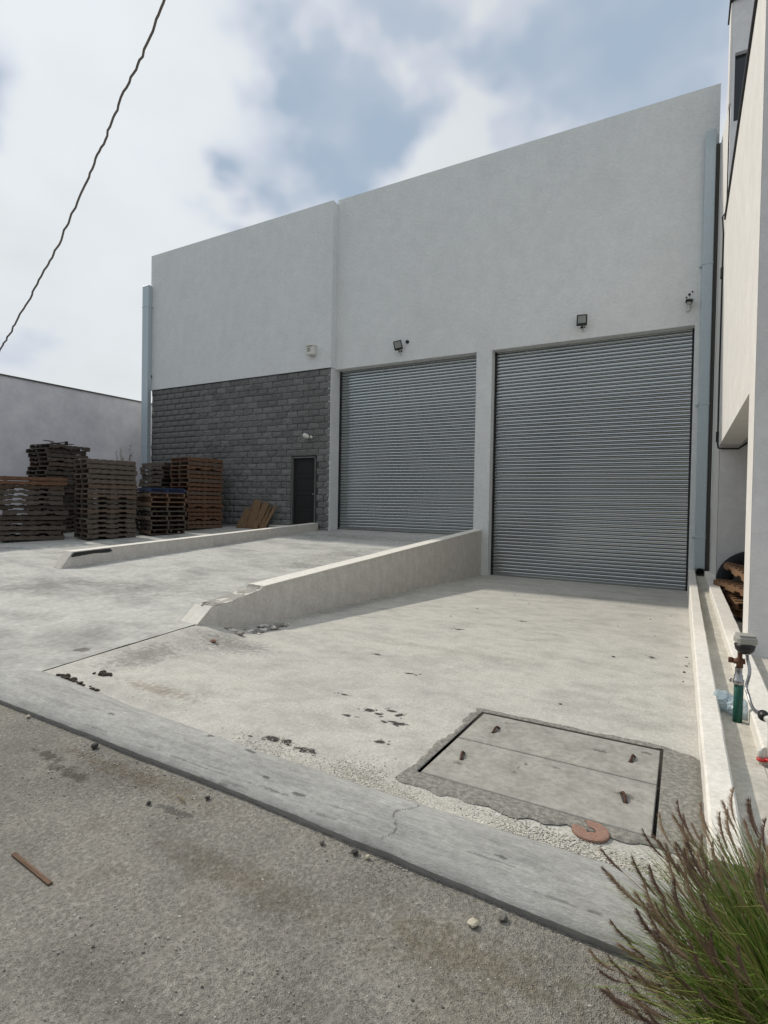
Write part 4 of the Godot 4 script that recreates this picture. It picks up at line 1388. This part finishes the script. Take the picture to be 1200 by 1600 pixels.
func make_fittings() -> void:
	floodlight("small black floodlight hanging askew above the left shutter", Vector3(-6.93, 5.72, FRONT), 0.4, 0.1, 0.22)
	floodlight("small black floodlight facing straight out above the tall shutter", Vector3(-2.15, 5.70, FRONT), 0.08, 0.05, -0.03)
	# round sensor beside the first floodlight
	var sn := MB.new(true)
	sn.lathe([Vector2(0.0, 0.07), Vector2(0.03, 0.062), Vector2(0.045, 0.035), Vector2(0.04, 0.012), Vector2(0.05, 0.0)], Vector3.ZERO, Basis(Vector3(1, 0, 0), PI / 2), 14)
	var so := part("light_sensor", sn, M["black_plastic"])
	so.position = Vector3(-6.72, 5.83, FRONT)
	tag(so, "tiny dark light sensor beside the askew floodlight", "sensor")
	# alarm box
	var al := thing("alarm_box", "small white alarm box with a dark grille on the plaster above the stone", "alarm", Vector3(-9.72, 5.86, LEFTF))
	var ab := MB.new()
	ab.box(Vector3(0, 0, 0.09), Vector3(0.25, 0.26, 0.18), Basis(), 0.02)
	part("box", ab, M["white_plastic"], al)
	var hd := MB.new()
	hd.box(Vector3(-0.02, 0.145, 0.11), Vector3(0.27, 0.025, 0.22), Basis(Vector3(1, 0, 0), 0.12), 0.006)
	part("hood", hd, M["white_plastic"], al)
	var gr := MB.new()
	for k in 4:
		gr.box(Vector3(-0.03, 0.06 - k * 0.03, 0.181), Vector3(0.12, 0.012, 0.004))
	part("grille", gr, M["rust"], al)
	# wall lamp over the black door
	var wl := thing("wall_lamp", "little white spot lamp on the stone above the black door", "lamp", Vector3(-9.82, 3.35, -13.07))
	var lb := MB.new(true)
	lb.lathe([Vector2(0.0, 0.0), Vector2(0.05, 0.0), Vector2(0.05, 0.02), Vector2(0.015, 0.03), Vector2(0.015, 0.08)], Vector3(0.06, -0.02, 0), Basis(Vector3(1, 0, 0), PI / 2), 14)
	part("base", lb, M["white_plastic"], wl)
	var lh := MB.new(true)
	lh.lathe([Vector2(0.0, 0.11), Vector2(0.06, 0.10), Vector2(0.07, 0.02), Vector2(0.055, -0.06), Vector2(0.025, -0.09), Vector2(0.0, -0.09)], Vector3(-0.02, 0.0, 0.13), Basis.from_euler(Vector3(0.5, 0, 1.1)), 16)
	part("head", lh, M["white_plastic"], wl)
	# camera at the far corner
	var c1 := thing("corner_camera", "tiny white camera at the far corner above the stone, beside the downspout", "camera", Vector3(-16.93, 5.75, LEFTF))
	var cb := MB.new()
	cb.box(Vector3(0, 0, 0.06), Vector3(0.07, 0.07, 0.2), Basis.from_euler(Vector3(0.25, 0.3, 0)), 0.012)
	part("body", cb, M["white_plastic"], c1)
	var cm := MB.new()
	cm.box(Vector3(0.02, 0.07, 0.01), Vector3(0.05, 0.1, 0.03), Basis(), 0.005)
	part("mount", cm, M["dark_metal"], c1)
	# camera by the right downspout, with loose cable
	var c2 := thing("security_camera", "small black and white camera with dangling cable beside the tall shutter's upper corner", "camera", Vector3(0.005, 5.80, FRONT))
	var k1 := MB.new()
	k1.box(Vector3(0, 0.0, 0.12), Vector3(0.12, 0.085, 0.17), Basis.from_euler(Vector3(0.3, -0.2, -0.2)), 0.014)
	part("hood", k1, M["black_plastic"], c2)
	var k2 := MB.new()
	k2.box(Vector3(0.005, -0.045, 0.12), Vector3(0.085, 0.06, 0.16), Basis.from_euler(Vector3(0.3, -0.2, -0.2)), 0.012)
	part("body", k2, M["grey_plastic"], c2)
	var k3 := MB.new()
	k3.box(Vector3(0.02, -0.02, 0.02), Vector3(0.05, 0.05, 0.06), Basis(), 0.005)
	part("mount", k3, M["grey_plastic"], c2)
	var k4 := MB.new(true)
	k4.tube([Vector3(0.03, -0.06, 0.05), Vector3(0.035, -0.13, 0.03), Vector3(0.01, -0.19, 0.025), Vector3(-0.04, -0.195, 0.015), Vector3(-0.055, -0.17, 0.006)], 0.006, 6)
	k4.tube([Vector3(0.0, 0.05, 0.03), Vector3(0.01, 0.12, 0.012), Vector3(0.005, 0.17, 0.006)], 0.004, 5)
	part("cable", k4, M["grey_plastic"], c2)
	for q in [[0.0, 0.175, 0.028], [0.055, 0.225, 0.018], [-0.055, 0.12, 0.018]]:
		var pg := MB.new()
		pg.lathe([Vector2(0.0, 0.012), Vector2(q[2], 0.008), Vector2(q[2], 0.0)], Vector3(q[0], q[1], 0), Basis(Vector3(1, 0, 0), PI / 2), 8)
		part("fixing_plug", pg, M["black_plastic"], c2)

# ------------------------------------------------------------------ water meter group in the drain
func make_meter() -> void:
	var wm := thing("water_meter", "white and black water meter on a green riser pipe in the drain channel", "water meter", Vector3(0.345, 0.0, -4.27))
	var a := MB.new(true)
	a.tube([Vector3(0, -0.01, 0), Vector3(0.002, 0.12, 0), Vector3(0.004, 0.26, 0)], 0.028, 14)
	part("riser_pipe", a, M["green_pipe"], wm)
	var b := MB.new(true)
	b.lathe([Vector2(0.029, 0.25), Vector2(0.033, 0.255), Vector2(0.033, 0.28), Vector2(0.026, 0.285), Vector2(0.026, 0.31), Vector2(0.021, 0.315), Vector2(0.021, 0.36)], Vector3.ZERO, Basis(), 16)
	b.tube([Vector3(-0.045, 0.262, 0.01), Vector3(-0.045, 0.285, 0.01)], 0.008, 6)
	part("hose_clamp", b, M["steel"], wm)
	var c := MB.new(true)
	c.lathe([Vector2(0.0, 0.36), Vector2(0.02, 0.36), Vector2(0.02, 0.42), Vector2(0.014, 0.43), Vector2(0.014, 0.48)], Vector3(0.005, 0, 0), Basis(), 14)
	c.tube([Vector3(-0.03, 0.40, 0), Vector3(0.035, 0.405, 0)], 0.018, 10)
	c.box(Vector3(-0.045, 0.405, 0), Vector3(0.03, 0.035, 0.02), Basis(), 0.004)
	part("valve", c, M["brass"], wm)
	var d := MB.new(true)
	d.lathe([Vector2(0.0, 0.455), Vector2(0.045, 0.46), Vector2(0.075, 0.485), Vector2(0.085, 0.52), Vector2(0.0, 0.52)], Vector3(0.03, 0.0, 0.01), Basis().scaled(Vector3(0.72, 1, 0.72)), 20)
	part("housing", d, M["black_plastic"], wm)
	var e := MB.new()
	e.box(Vector3(0.032, 0.55, 0.01), Vector3(0.115, 0.06, 0.11), Basis(Vector3.UP, 0.2), 0.014)
	e.box(Vector3(0.032, 0.583, 0.01), Vector3(0.1, 0.01, 0.095), Basis(Vector3.UP, 0.2), 0.004)
	part("lid", e, M["grey_plastic"], wm)
	var h := MB.new(true)
	var q := []
	var cv := Curve3D.new()
	cv.bake_interval = 0.012
	for p in [[Vector3(0.04, 0.47, 0.05), Vector3(0, -0.07, 0)], [Vector3(0.045, 0.32, 0.1), Vector3(-0.02, -0.08, 0.02)], [Vector3(0.045, 0.22, 0.2), Vector3(0.01, -0.05, 0.08)], [Vector3(0.10, 0.20, 0.42), Vector3(0.03, 0.01, 0.06)]]:
		cv.add_point(p[0], -p[1], p[1])
	var rr := []
	var bk := cv.get_baked_points()
	for k in bk.size():
		q.append(bk[k])
		rr.append(0.0105 if k % 2 == 0 else 0.0085)
	h.tube(q, rr, 8)
	part("flexible_hose", h, M["steel"], wm)
	# white pvc standpipes
	var pv := thing("pvc_pipes", "white plastic standpipes with a red valve collar beside the drain kerb", "pipe", Vector3(0.40, 0.0, -3.62))
	var p1 := MB.new(true)
	p1.tube([Vector3(0.055, -0.02, 0), Vector3(0.055, 0.20, 0), Vector3(0.052, 0.235, -0.006), Vector3(0.04, 0.25, -0.02), Vector3(0.02, 0.255, -0.05)], 0.021, 14)
	part("standpipe", p1, M["white_plastic"], pv)
	var p2 := MB.new(true)
	p2.lathe([Vector2(0.0, 0.09), Vector2(0.012, 0.09), Vector2(0.015, 0.08), Vector2(0.015, 0.045), Vector2(0.011, 0.04), Vector2(0.011, 0.0)], Vector3(0.005, -0.01, -0.01), Basis(), 12)
	part("stub_pipe", p2, M["white_plastic"], pv)
	var p3 := MB.new(true)
	p3.lathe([Vector2(0.021, 0.0), Vector2(0.034, 0.002), Vector2(0.034, 0.014), Vector2(0.021, 0.016)], Vector3(0.055, 0.028, 0), Basis(), 16)
	p3.lathe([Vector2(0.012, 0.0), Vector2(0.024, 0.002), Vector2(0.024, 0.014), Vector2(0.012, 0.016)], Vector3(0.01, 0.02, 0.0), Basis(), 12)
	part("valve_collar", p3, M["red_plastic"], pv)
	var p4 := MB.new(true)
	p4.lathe([Vector2(0.0, 0.0), Vector2(0.026, 0.0), Vector2(0.03, 0.03), Vector2(0.022, 0.06), Vector2(0.0, 0.06)], Vector3(0.02, 0.255, -0.08), Basis(Vector3(1, 0, 0), PI / 2), 12)
	part("hose_fitting", p4, M["black_plastic"], pv)
	# crumpled plastic bag
	var n := FastNoiseLite.new()
	n.seed = 8
	n.frequency = 7.0
	n.fractal_octaves = 3
	var sb := MB.new()
	var lobes := [[Vector3(-0.055, 0.06, 0.03), 0.075], [Vector3(0.03, 0.045, 0.08), 0.07], [Vector3(0.06, 0.035, 0.13), 0.055]]
	var R := 16
	var S := 26
	var pts := []
	for i in R + 1:
		var row := []
		for j in S + 1:
			var th := PI * i / R
			var ph := TAU * (j % S) / S
			var dir := Vector3(sin(th) * cos(ph), cos(th), sin(th) * sin(ph))
			var far := 0.0
			var o := Vector3(0.0, 0.045, 0.07)
			for l in lobes:
				var oc: Vector3 = o - l[0]
				var bq := oc.dot(dir)
				var disc: float = bq * bq - oc.length_squared() + l[1] * l[1]
				if disc > 0.0:
					far = maxf(far, -bq + sqrt(disc))
			far = maxf(far, 0.03) * (1.0 + 0.28 * n.get_noise_3dv(dir))
			var p := o + dir * far
			p.y = maxf(p.y, 0.004)
			row.append(p)
		pts.append(row)
	for i in R:
		for j in S:
			sb.quad(pts[i][j], pts[i][j + 1], pts[i + 1][j + 1], pts[i + 1][j], (pts[i][j] + pts[i + 1][j + 1]) / 2.0 - Vector3(0, 0.045, 0.07))
	var bo := part("plastic_bag", sb, M["clear_bag"])
	bo.position = Vector3(0.325, 0.0, -4.5)
	tag(bo, "crumpled translucent plastic bag lying behind the green pipe", "bag")

# ------------------------------------------------------------------ loose bits
func stone_mesh(sd: int, flat: float) -> ArrayMesh:
	var r := RandomNumberGenerator.new()
	r.seed = sd
	var b := MB.new()
	var g := []
	for i in 6:
		var row := []
		for j in 9:
			var th := PI * i / 5.0
			var ph := TAU * (j % 8) / 8.0
			row.append(Vector3(sin(th) * cos(ph), cos(th) * flat, sin(th) * sin(ph)) * (r.randf_range(0.75, 1.1) if i > 0 and i < 5 else 0.85))
		row[8] = row[0]
		g.append(row)
	for j in 9:
		g[0][j] = Vector3(0, flat * 0.85, 0)
		g[5][j] = Vector3(0, -flat * 0.85, 0)
	for i in 5:
		for j in 8:
			b.quad(g[i][j], g[i][j + 1], g[i + 1][j + 1], g[i + 1][j], (g[i][j] + g[i + 1][j + 1]) / 2.0)
	return b.mesh()

func make_debris() -> void:
	var st := []
	for k in 5:
		st.append(stone_mesh(300 + k, [0.75, 0.6, 0.5, 0.65, 0.8][k]))
	# single stones on the street: x, depth, size, kind
	var list := [
		[-0.619, 1.825, 0.022, 0, "smooth whitish pebble lying out on the street near the kerb"], [-0.537, 1.905, 0.020, 1, "grey angular stone close to the kerb beside the whitish pebble"],
		[-3.05, 1.985, 0.024, 2, "dark angular stone against the kerb foot"], [-3.85, 2.03, 0.016, 0, "white chip against the kerb foot near the driveway joint"],
		[-1.19, 1.945, 0.017, 2, "dark stone lying against the kerb below its crack"], [-1.13, 1.95, 0.011, 0, "small white chip beside the dark stone below the kerb crack"],
		[-2.05, 1.93, 0.015, 2, "dark grey stone just off the kerb, beside a dry twig"], [-2.26, 1.753, 0.012, 2, "black stone chip alone on the open street"],
		[-1.35, 1.93, 0.014, 1, "flat grey flake at the kerb foot left of the dark stone"]]
	for q in list:
		var o := put("street_stone", st[rng.randi() % 5], M["pebble_%d" % q[3]])
		o.scale = Vector3.ONE * q[2]
		o.rotation.y = rng.randf() * 6.0
		o.position = Vector3(q[0], -0.087 + q[2] * 0.5, -q[1])
		tag(o, q[4], "stone")
	# mortar chips under the broken wall
	for k in 34:
		var b := MB.new()
		var s := rng.randf_range(0.02, 0.06)
		b.box(Vector3.ZERO, Vector3(s * 1.7, s * 0.4, s), Basis(), s * 0.06)
		var o := part("mortar_chip", b, M["mortar"] if k % 3 else M["wall_paint"])
		var t := rng.randf()
		var d := lerpf(4.35, 5.15, t) + rng.randf_range(-0.08, 0.08)
		var x := -4.25 + rng.randf_range(-0.16, 0.14) + 0.05 * t
		o.position = Vector3(x, right_level(x, d) + s * 0.22 + (0.015 if k > 24 else 0.0), -d)
		o.rotation = Vector3(rng.randf_range(-0.3, 0.3), rng.randf() * 6.0, rng.randf_range(-0.25, 0.25))
		tag(o, "broken mortar chip in the rubble at the foot of the median wall", "rubble", "mortar chips under the median wall")
	var br := put("brick_shard", st[3], M["clay"])
	br.scale = Vector3(0.045, 0.03, 0.028)
	br.position = Vector3(-4.12, right_level(-4.12, 3.93) + 0.013, -3.93)
	tag(br, "reddish brick shard beside the mortar rubble", "rubble")
	# clods of soil by the driveway joint
	for q in 46:
		var cl := q % 3
		var x := 0.0
		var d := 0.0
		if cl == 0:
			x = -4.03 + rng.randfn(0.0, 0.05)
			d = 2.70 + rng.randfn(0.0, 0.014)
		else:
			x = rng.randf_range(-4.3, -3.72)
			d = along(KERB_BACK, x) + 0.015 + absf(rng.randfn(0.0, 0.022))
		var z := rng.randf_range(0.007, 0.024)
		var o := put("soil_clod", st[rng.randi() % 5], M["dirt"])
		o.scale = Vector3(z * 1.3, z * 0.8, z)
		o.rotation = Vector3(rng.randf_range(-0.4, 0.4), rng.randf() * 6.0, 0)
		o.position = Vector3(x, right_level(x, d) + z * 0.35, -d)
		tag(o, "dark clod of soil in the heap beside the driveway joint" if cl == 0 else "dark clod of soil along the kerb's back edge by the driveway joint", "soil", "soil clods in the heap" if cl == 0 else "soil clods behind the kerb")
	# flakes, leaves and grit on the right driveway
	for k in 26:
		var b := MB.new()
		var s := rng.randf_range(0.008, 0.02)
		b.box(Vector3.ZERO, Vector3(s * 2.0, 0.004, s), Basis(), 0.001)
		var o := part("dry_flake", b, M["rubber"] if k % 2 else M["rust"])
		var x := rng.randf_range(-3.6, 0.0)
		var d := rng.randf_range(3.8, 12.5)
		if k < 8:
			x = rng.randf_range(0.03, 0.1)
			d = rng.randf_range(3.2, 6.5)
		o.position = Vector3(x, right_level(x, d) + 0.006, -d)
		o.rotation.y = rng.randf() * 6.0
		tag(o, "dry leaf flake lying against the drain wall" if k < 8 else "dark flake lying on the open right driveway", "debris", "flakes by the drain wall" if k < 8 else "flakes on the right driveway")
	# flat stick and twig
	var sk := MB.new()
	sk.box(Vector3.ZERO, Vector3(0.315, 0.008, 0.018), Basis(), 0.002)
	var so := part("wooden_stick", sk, M["wood_x_2"])
	so.position = Vector3(-2.26, -0.083, -1.206)
	so.rotation.y = -0.08
	tag(so, "flat wooden stick lying on the street", "stick")
	var tw := MB.new(true)
	tw.tube([Vector3(0, 0, 0), Vector3(0.05, 0.008, 0.01), Vector3(0.11, 0.004, 0.035)], [0.003, 0.0025, 0.001], 5)
	var to := part("twig", tw, M["dry_stalk"])
	to.position = Vector3(-2.2, -0.084, -1.87)
	tag(to, "short dry twig on the street near the kerb", "twig")

# ------------------------------------------------------------------ fountain grass
func make_grass() -> void:
	var t := thing("fountain_grass", "green tussock of fountain grass with purplish brown seed heads at the kerb's end", "plant", Vector3(0.31, -0.09, -1.86))
	var blades := []
	for k in 4:
		blades.append(MB.new())
	for k in 2700:
		var a := rng.randf() * TAU
		var rad := sqrt(rng.randf()) * 0.24
		var p := Vector3(cos(a) * rad * 0.9 + 0.03, 0, sin(a) * rad * 1.5 + 0.09)
		var out := Vector3(cos(a), 0, sin(a)) * rng.randf_range(0.15, 0.9) + Vector3(-0.28, 0, 0.05) + Vector3(rng.randf_range(-0.3, 0.3), 0, rng.randf_range(-0.3, 0.3))
		var ln := rng.randf_range(0.24, 0.53)
		var w := rng.randf_range(0.0016, 0.0034)
		var droop := rng.randf_range(0.15, 0.75)
		var m: MB = blades[[0, 0, 0, 1, 1, 2, 2, 3][rng.randi() % 8] if rng.randf() < 0.9 else 3]
		var prev_l := Vector3.ZERO
		var prev_r := Vector3.ZERO
		var q := p
		var side := out.cross(Vector3.UP).normalized()
		for j in 6:
			var u := j / 5.0
			var dirv := (Vector3.UP * (1.0 - droop * u * u * 1.5) + out * (0.25 + 0.75 * u)).normalized()
			if j > 0:
				q += dirv * ln / 5.0
			q.y = maxf(q.y, 0.004)
			var ww := w * (1.0 - u * u) + 0.0002
			var l := q - side * ww
			var r := q + side * ww
			if j > 0:
				m.quad(prev_l, prev_r, r, l, Vector3.UP)
			prev_l = l
			prev_r = r
	for k in 4:
		var o := part("leaf_blades", blades[k], M["blade_%d" % k], t)
		o.set_meta("kind", "stuff")
	# seed heads: three curved bristly spikes, used over and over
	var heads := []
	for v in 3:
		var b := MB.new()
		var r := RandomNumberGenerator.new()
		r.seed = 900 + v
		var axis := []
		for j in 9:
			var u := j / 8.0
			axis.append(Vector3(0.012 * u * u * (v + 1), 0.10 * u, 0.004 * sin(u * 3.0)))
		b.tube(axis, [0.0016, 0.0028, 0.0032, 0.0032, 0.003, 0.0026, 0.002, 0.0014, 0.0006], 5)
		for k in 300:
			var u := sqrt(r.randf()) * 0.97
			var c: Vector3 = axis[int(u * 8.0)].lerp(axis[mini(8, int(u * 8.0) + 1)], u * 8.0 - int(u * 8.0))
			var a := r.randf() * TAU
			var dirv := Vector3(cos(a), r.randf_range(0.9, 2.2), sin(a)).normalized()
			var ln := r.randf_range(0.012, 0.027) * (1.15 - 0.6 * u)
			var sd := dirv.cross(Vector3(sin(a), 0.3, -cos(a))).normalized() * 0.0006
			b.tri(c - sd, c + sd, c + dirv * ln, Vector3(cos(a), 0, sin(a)))
		heads.append(b.mesh())
	for k in 135:
		var a := rng.randf_range(PI * 0.35, PI * 1.75)
		var rad := sqrt(rng.randf()) * 0.2
		var p := Vector3(cos(a) * rad + 0.02, 0, sin(a) * rad * 1.4 + 0.05)
		var out := (Vector3(cos(a), 0, sin(a)) * 0.5 + Vector3(-0.5, 0, rng.randf_range(-0.45, 0.3))) * rng.randf_range(0.35, 0.95)
		var ln := rng.randf_range(0.30, 0.47)
		if k >= 112:   # a few hang out low over the street
			out = Vector3(-1.0, 0, rng.randf_range(0.0, 0.7)) * rng.randf_range(1.0, 1.9)
			p = Vector3(rng.randf_range(-0.16, 0.0), 0, rng.randf_range(0.0, 0.3))
			ln = rng.randf_range(0.26, 0.42)
		var b := MB.new()
		var pts := []
		var q := p
		for j in 6:
			var u := j / 5.0
			if j > 0:
				q += (Vector3.UP * (1.0 - 0.5 * u * u) + out * (0.3 + 0.7 * u)).normalized() * ln / 5.0
			q.y = maxf(q.y, 0.01)
			pts.append(q)
		b.tube(pts, 0.0011, 4, false)
		var st := part("seed_stalk", b, M["blade_3"], t)
		var tip: Vector3 = (pts[5] - pts[4]).normalized()
		var x := tip.cross(Vector3.BACK).normalized()
		var hd := put("seed_head", heads[k % 3], M["seed_%d" % (rng.randi() % 3)], st)
		hd.transform = Transform3D(Basis(x, tip, x.cross(tip)).scaled_local(Vector3(1.15, 1.05, 1.15) * rng.randf_range(0.7, 1.1)), pts[5] - tip * 0.004)
